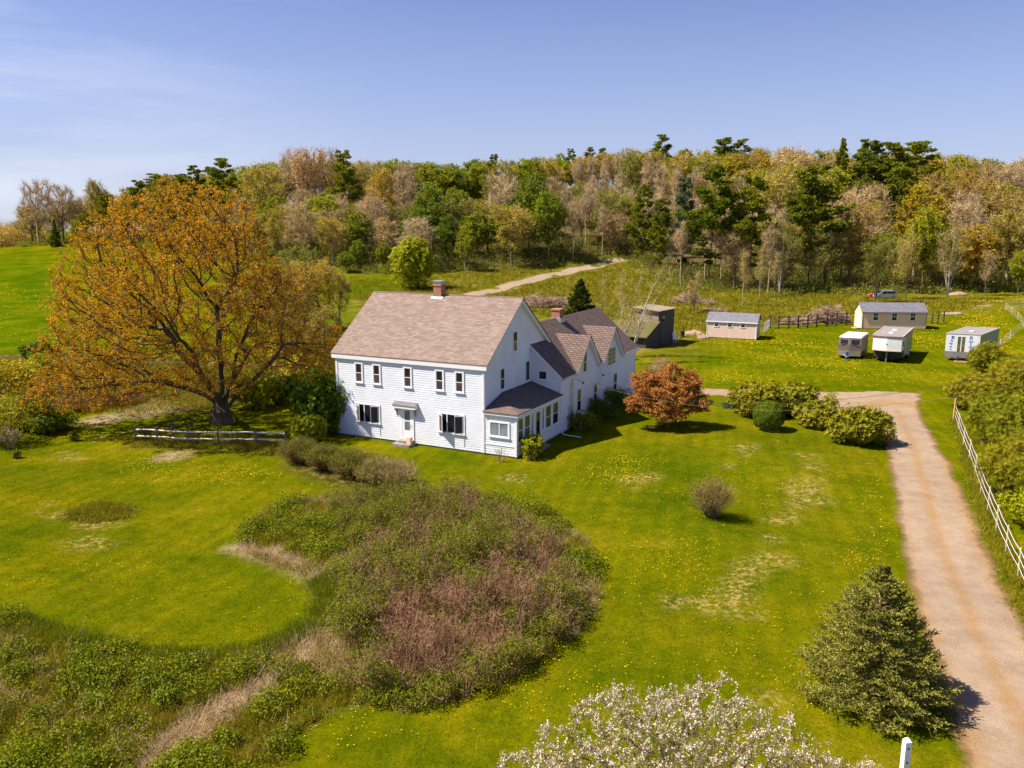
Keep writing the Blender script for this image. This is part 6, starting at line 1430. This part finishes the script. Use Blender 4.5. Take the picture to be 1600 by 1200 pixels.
H0 = dict(bare=15, leafy=14, sparse=14, slender=16, pine=19, fir=13)
MATS = {}
def wood_obj(kind, v, p, h, rz, leaf, bark, wid=1.0, twig='twig'):
    tm, cm = PR['%s%d' % (kind, v)]; s = h / H0[kind]
    nm = dict(bare='bare_tree', leafy='leafy_tree', sparse='budding_tree', slender='aspen_tree', pine='pine_tree', fir='fir_tree')[kind]
    o = empty(nm, p, rz, (s * wid, s * wid, s))
    t = bpy.data.objects.new('trunk', tm); c = bpy.data.objects.new('crown', cm)
    if not tm.materials: tm.materials.append(M['bark'])
    if not cm.materials:
        cm.materials.append(M['twig'])
        if kind not in ('pine', 'fir'): cm.materials.append(M['lime'])
    for q in (t, c): COL.objects.link(q); q.parent = o
    t.material_slots[0].link = 'OBJECT'; t.material_slots[0].material = M[bark]
    if kind in ('pine', 'fir'): c.material_slots[0].link = 'OBJECT'; c.material_slots[0].material = M[leaf]
    else:
        c.material_slots[0].link = 'OBJECT'; c.material_slots[0].material = M[twig]
        c.material_slots[1].link = 'OBJECT'; c.material_slots[1].material = M[leaf]
    return o
WOOD = []
R = random.Random(77)
ED = [(-400, 300), (40, 262), (150, 250), (300, 225), (480, 205), (600, 196), (760, 200), (880, 206), (975, 214), (1020, 186), (1060, 172), (1200, 168), (1400, 168), (1500, 170), (1750, 175)]
def edge(px): return float(np.interp(px, [e[0] for e in ED], [e[1] for e in ED]))
# trees the photograph shows one by one: kind, column, distance behind the wood edge, row of the top, leaf, width
HERO = [('leafy', 130, 2, 330, 'lime', 1.0), ('leafy', 190, 0, 322, 'yellow', 1.1), ('leafy', 245, 2, 300, 'lime', 1.0), ('leafy', 100, -8, 372, 'yellow', .9), ('pine', 290, 8, 275, 'needle', .8), ('leafy', 600, 0, 375, 'lime', 1.2), ('leafy', 560, 0, 372, 'green', 1.2), ('leafy', 541, -5, 392, 'green', 1.5), ('leafy', 576, -5, 398, 'lime', 1.5), ('leafy', 612, -4, 396, 'green', 1.5), ('leafy', 700, -4, 400, 'green', 1.4), ('bare', 62, 0, 272, 'tan', 1.1), ('bare', 100, 3, 276, 'tan', 1.1), ('sparse', 160, 6, 276, 'yellow', 1.0), ('fir', 88, -6, 345, 'needle', .9), ('leafy', 118, -6, 352, 'lime', .7), ('pine', 172, -4, 306, 'needle', .9), ('leafy', 212, 8, 286, 'yellow', .8), ('pine', 225, 6, 284, 'needle', .9), ('leafy', 268, 10, 266, 'orange', .9), ('pine', 312, 14, 262, 'needle', .8), ('pine', 356, 22, 250, 'needle', .9),
    ('sparse', 405, 16, 248, 'olive', 1.2), ('bare', 470, 60, 216, 'tan', 1.1), ('bare', 515, 64, 218, 'tan', 1.1), ('sparse', 488, 50, 228, 'tan', .9), ('pine', 541, 40, 238, 'needle', .9), ('sparse', 598, 30, 258, 'yellow', 1.1), ('bare', 634, 44, 248, 'tan', 1.0), ('leafy', 676, 18, 282, 'green', 1.1), ('leafy', 738, 70, 244, 'green', 1.2), ('pine', 772, 80, 243, 'needle', .8), ('bare', 790, 16, 262, 'tan', 1.2), ('leafy', 700, 4, 330, 'green', 1.0), ('leafy', 726, -2, 350, 'lime', .9),
    ('leafy', 858, 3, 290, 'green', 1.0), ('leafy', 826, 10, 262, 'green', .9), ('sparse', 862, 110, 244, 'yellow', 1.1), ('pine', 892, 120, 234, 'needle', .9), ('pine', 922, 120, 231, 'needle', .8), ('pine', 941, 122, 232, 'needle', .8), ('pine', 1034, 135, 211, 'needle', 1.0), ('sparse', 972, 110, 228, 'yellow', 1.2), ('pine', 1130, 120, 217, 'needle', 1.1), ('pine', 1152, 120, 219, 'needle', 1.1), ('sparse', 1100, 118, 232, 'yellow', 1.3), ('sparse', 1180, 110, 228, 'yellow', 1.3),
    ('pine', 1003, 6, 292, 'needle', .85), ('pine', 1030, 2, 312, 'needle', .75), ('pine', 1066, 14, 282, 'needle_blue', .65), ('pine', 1107, 2, 262, 'needle', .95), ('pine', 1170, 3, 277, 'needle', 1.0), ('pine', 1262, 6, 264, 'needle', 1.15), ('fir', 1307, 70, 224, 'needle', .8), ('pine', 1350, 66, 220, 'needle', 1.0), ('pine', 1385, 62, 214, 'needle', 1.1), ('pine', 1425, 60, 212, 'needle', 1.3), ('pine', 1395, 30, 258, 'needle', 1.0),
    ('bare', 1345, 18, 268, 'tan', 1.2), ('sparse', 1325, 5, 312, 'orange', 1.1), ('leafy', 1425, 10, 282, 'yellow', 1.0), ('leafy', 1440, 3, 315, 'lime', 1.0), ('bare', 1500, 10, 290, 'tan', 1.2), ('sparse', 1460, 30, 262, 'orange', 1.1), ('leafy', 1555, 24, 282, 'green', 1.0), ('sparse', 1530, 22, 268, 'orange', 1.2), ('sparse', 1590, 10, 290, 'orange', 1.1), ('sparse', 1570, 2, 320, 'olive', 1.1), ('bare', 1590, 60, 236, 'tan', 1.2), ('bare', 1560, 62, 238, 'tan', 1.2), ('bare', 1535, 60, 243, 'tan', 1.1), ('leafy', 1590, -8, 385, 'lime', 1.0), ('leafy', 1625, -14, 360, 'lime', 1.1), ('leafy', 1545, 0, 400, 'lime', .9),
    ('sparse', 1240, 70, 222, 'tan', 1.3), ('sparse', 1215, 40, 243, 'olive', 1.3), ('sparse', 1395, 0, 365, 'olive', 1.0)]
for kd, px, back, top, lf, wd in HERO: WOOD.append((kd, px, edge(px) + back, top, lf, wd))
# the rest of each row, by what grows where
def zone(px, row):
    if px < 150: return [('bare', 'tan'), ('sparse', 'yellow'), ('leafy', 'lime')]
    if px < 380: return [('leafy', 'yellow'), ('pine', 'needle'), ('sparse', 'olive'), ('sparse', 'orange'), ('leafy', 'lime')]
    if px < 640: return [('sparse', 'olive'), ('sparse', 'lime'), ('bare', 'tan'), ('bare', 'olive'), ('leafy', 'lime'), ('sparse', 'tan'), ('sparse', 'olive')]
    if px < 880: return [('leafy', 'green'), ('leafy', 'lime'), ('sparse', 'lime'), ('sparse', 'olive'), ('bare', 'tan'), ('leafy', 'lime')]
    if px < 1240: return [('slender', 'tan'), ('slender', 'tan'), ('slender', 'tan'), ('sparse', 'lime'), ('slender', 'tan'), ('slender', 'olive'), ('bare', 'tan')] if row < 6 else [('sparse', 'yellow'), ('sparse', 'lime'), ('sparse', 'olive'), ('sparse', 'yellow'), ('leafy', 'yellow')]
    if px < 1400: return [('sparse', 'olive'), ('sparse', 'lime'), ('sparse', 'orange'), ('pine', 'needle'), ('leafy', 'lime'), ('bare', 'olive')]
    return [('sparse', 'orange'), ('sparse', 'olive'), ('leafy', 'lime'), ('sparse', 'yellow'), ('sparse', 'orange'), ('leafy', 'yellow')]
ROWS = [(1, 0), (9, 1), (19, 2), (31, 3), (45, 4), (62, 5), (82, 6), (106, 7), (134, 8)]
for back, row in ROWS:
    px = 52.0 if row < 3 else (95.0 if row < 5 else 250.0)
    while px < 1665:
        d = edge(px) + back + R.uniform(-3, 3); sp_ = (7.6 + .30 * row) * F_PX / d * R.uniform(.8, 1.2)
        near = min([abs(px - h[1]) for h in HERO if abs(h[2] - back) < 7] + [999])
        if near > sp_ * .42:
            kd, lf = R.choice(zone(px, row)); WOOD.append((kd, px, d, None, lf, R.uniform(1.1, 1.55)))
        px += sp_ * (.50 if 895 < px < 1200 and row < 6 else 1.0)
def where(px):
    for lim, s in ((140, 'at the far left end'), (330, 'over the big maple'), (520, 'right of the maple top'), (680, 'left of the main chimney'), (800, 'above the main chimney'), (930, 'above the rear wing'), (1060, 'above the outbuilding'), (1200, 'above the smaller shed'), (1330, 'between the two sheds'), (1460, 'above the long shed')):
        if px < lim: return s
    return 'at the right end'
LOOK = dict(bare='bare grey-brown tree', slender='tall slender bare aspen', pine='dark pine', fir='pointed dark fir')
LF = dict(lime='lime green tree', green='bright green tree', yellow='yellow-green tree', orange='orange-budded tree', tan='tan-budded tree', olive='olive-budded tree')
ORD = ['first', 'second', 'third', 'fourth', 'fifth', 'sixth', 'seventh', 'eighth', 'ninth', 'tenth', 'eleventh', 'twelfth', 'thirteenth', 'fourteenth', 'fifteenth', 'sixteenth']
recs = {}
for kd, px, d, top, lf, wd in WOOD:
    p = at_dist(px, d)
    if top is not None: h = height_for(p, top)
    else:
        h = R.uniform(12.0, 16.5) * (1.12 if kd in ('pine', 'slender') else 1.0)
        lim = float(np.interp(px, [30, 130, 330, 480, 700, 900, 1040, 1200, 1420, 1600], [285, 284, 262, 240, 248, 236, 228, 226, 230, 246])) + R.uniform(0, 9)
        h = min(h, height_for(p, lim)) if d - edge(px) < 55 else min(max(height_for(p, lim), 9), 21)
    if h < 5: continue
    if top is not None: h = min(h, 27)
    n = {'bare': 3, 'leafy': 3, 'sparse': 2, 'slender': 2, 'pine': 3, 'fir': 1}[kd]
    bark = {'pine': 'bark_dark', 'fir': 'bark_dark', 'slender': 'bark_pale'}.get(kd, R.choice(['bark', 'bark', 'bark_pale']))
    tw_ = 'twig_pale' if kd == 'slender' or (kd == 'bare' and R.random() < .6) else 'twig'
    o = wood_obj(kd, R.randrange(n), p, h, R.uniform(0, 6.28), lf, bark, wd if kd != 'slender' else 1.15, tw_)
    back = d - edge(px); rowname = 'front edge of the wood' if back < 8 else ('lower slope' if back < 28 else ('middle slope' if back < 58 else ('upper slope' if back < 100 else 'hilltop skyline')))
    look = LOOK.get(kd) or LF[lf]
    if kd == 'pine' and lf == 'needle_blue': look = 'bluish pine'
    recs.setdefault((look, rowname, where(px)), []).append((px, o))
for (look, rowname, wh), L in recs.items():
    L.sort(key=lambda q: q[0])
    for i, (px, o) in enumerate(L):
        s = look if len(L) == 1 else '%s %s from left' % (ORD[min(i, 15)], look)
        o['label'] = '%s, %s, %s' % (s, rowname, wh); o['category'] = 'tree'; o['group'] = 'trees of the wood on the hill'
print('wood trees', len(WOOD))
for px, d, top, wd, lf, lb in ((458, 80, 400, 1.15, 'orange', 'orange-budded tree behind the big maple, right of its crown'), (512, 77, 470, 1.4, 'orange', 'smaller orange-budded tree against the left gable of the farmhouse'), (425, 95, 400, 1.4, 'olive', 'olive tree seen through the right side of the big maple'), (500, 108, 398, 1.2, 'yellow', 'yellow-green tree in the field between the big maple and the roof'), (532, 122, 416, 1.1, 'olive', 'olive-budded tree in the field just left of the main ridge end'), (478, 116, 376, 1.1, 'lime', 'tallest lime green tree in the field right of the big maple')):
    p = at_dist(px, d); o = wood_obj('sparse', 0 if lf == 'orange' else 1, p, height_for(p, top), px * .1, lf, 'bark_dark', wd); tag(o, lb, 'tree')
# undergrowth along the foot of the wood, and the far-off wood beyond it
R = np.random.default_rng(600)
n = 6500; x = R.uniform(30, 1680, n); back = R.uniform(-4, 26, n) ; pts = np.array([at_dist(a, edge(a) + b) for a, b in zip(x, back)])
hh = np.clip(R.gamma(2.2, .8, n), .3, 4.2) * np.where(back < 2, .55, 1); C = np.repeat(pts, 26, 0); H_ = np.repeat(hh, 26)
C = C + np.stack([R.normal(0, .55, len(C)) * (H_ * .4 + .4), R.normal(0, .55, len(C)) * (H_ * .4 + .4), H_ * R.uniform(.05, 1.1, len(C))], 1); v, f = leaves(C, .30 * R.uniform(.5, 1.4, len(C)), R, np.array([0, 0, .6]))
B = np.repeat(pts, 5, 0) + R.normal(0, .25, (n * 5, 3)) * np.array([1, 1, 0]); T = B + unit(R.normal(0, .35, B.shape) + np.array([0, 0, 1])) * np.repeat(hh, 5)[:, None] * 1.3; tv, tf = ribbons(B, T, .05, R)
mi = (np.repeat(R.random(n) < .45, 26)).astype(int); pr = merge([(tv, tf, 0), (v, f, 1)])
mats_ = [M['bark'], M['green'], M['olive'], M['lime']]; V, F_, m_ = pr; m_[len(tf):] = 1 + mi; m_[len(tf):][np.repeat(R.random(n) < .35, 26)] = 3
tag(link_mesh('undergrowth', np_mesh('undergrowth', V, F_, mq=m_), mats_), 'leafy undergrowth and thin saplings along the foot of the wood', 'undergrowth', kind='stuff')
def far_wood():
    R = np.random.default_rng(610); P_, S_ = [], []
    for px in np.arange(-160, 66, 3.2):
        for dd in (300, 318, 340):
            p = at_dist(px, dd + R.uniform(-6, 6)); h = R.uniform(6.5, 10) + (dd - 300) * .05; P_.append(p); S_.append(h)
    for x in np.arange(-700, 900, 11.0):
        for y in (470, 520):
            P_.append(np.array([x + R.uniform(-4, 4), y + R.uniform(-8, 8), 0])); P_[-1][2] = float(gz(P_[-1][0], P_[-1][1])); S_.append(R.uniform(10, 13))
    for px in np.arange(230, 1660, 26):
        dd = edge(px) + 150 + R.uniform(-8, 10); P_.append(at_dist(px, dd)); S_.append(R.uniform(9, 12))
    P_, S_ = np.array(P_), np.array(S_); K = 420; n = len(P_); C = np.repeat(P_, K, 0); h = np.repeat(S_, K)
    q = unit(R.normal(0, 1, (n * K, 3))) * (R.random((n * K, 1)) ** .4); C = C + q * np.stack([h * .42, h * .42, h * .5], 1) + np.stack([0 * h, 0 * h, h * .52], 1)
    v, f = leaves(C, .55 * R.uniform(.5, 1.3, n * K), R); kind = np.repeat(R.choice([0, 1, 2, 3], n, p=[.42, .26, .12, .20]), K)
    tag(link_mesh('far_wood', np_mesh('far_wood', v, f, mq=kind), [M['tan'], M['olive'], M['needle'], M['lime']]), 'far-off wood beyond the left field and behind the hill', 'wood', kind='stuff')
far_wood()
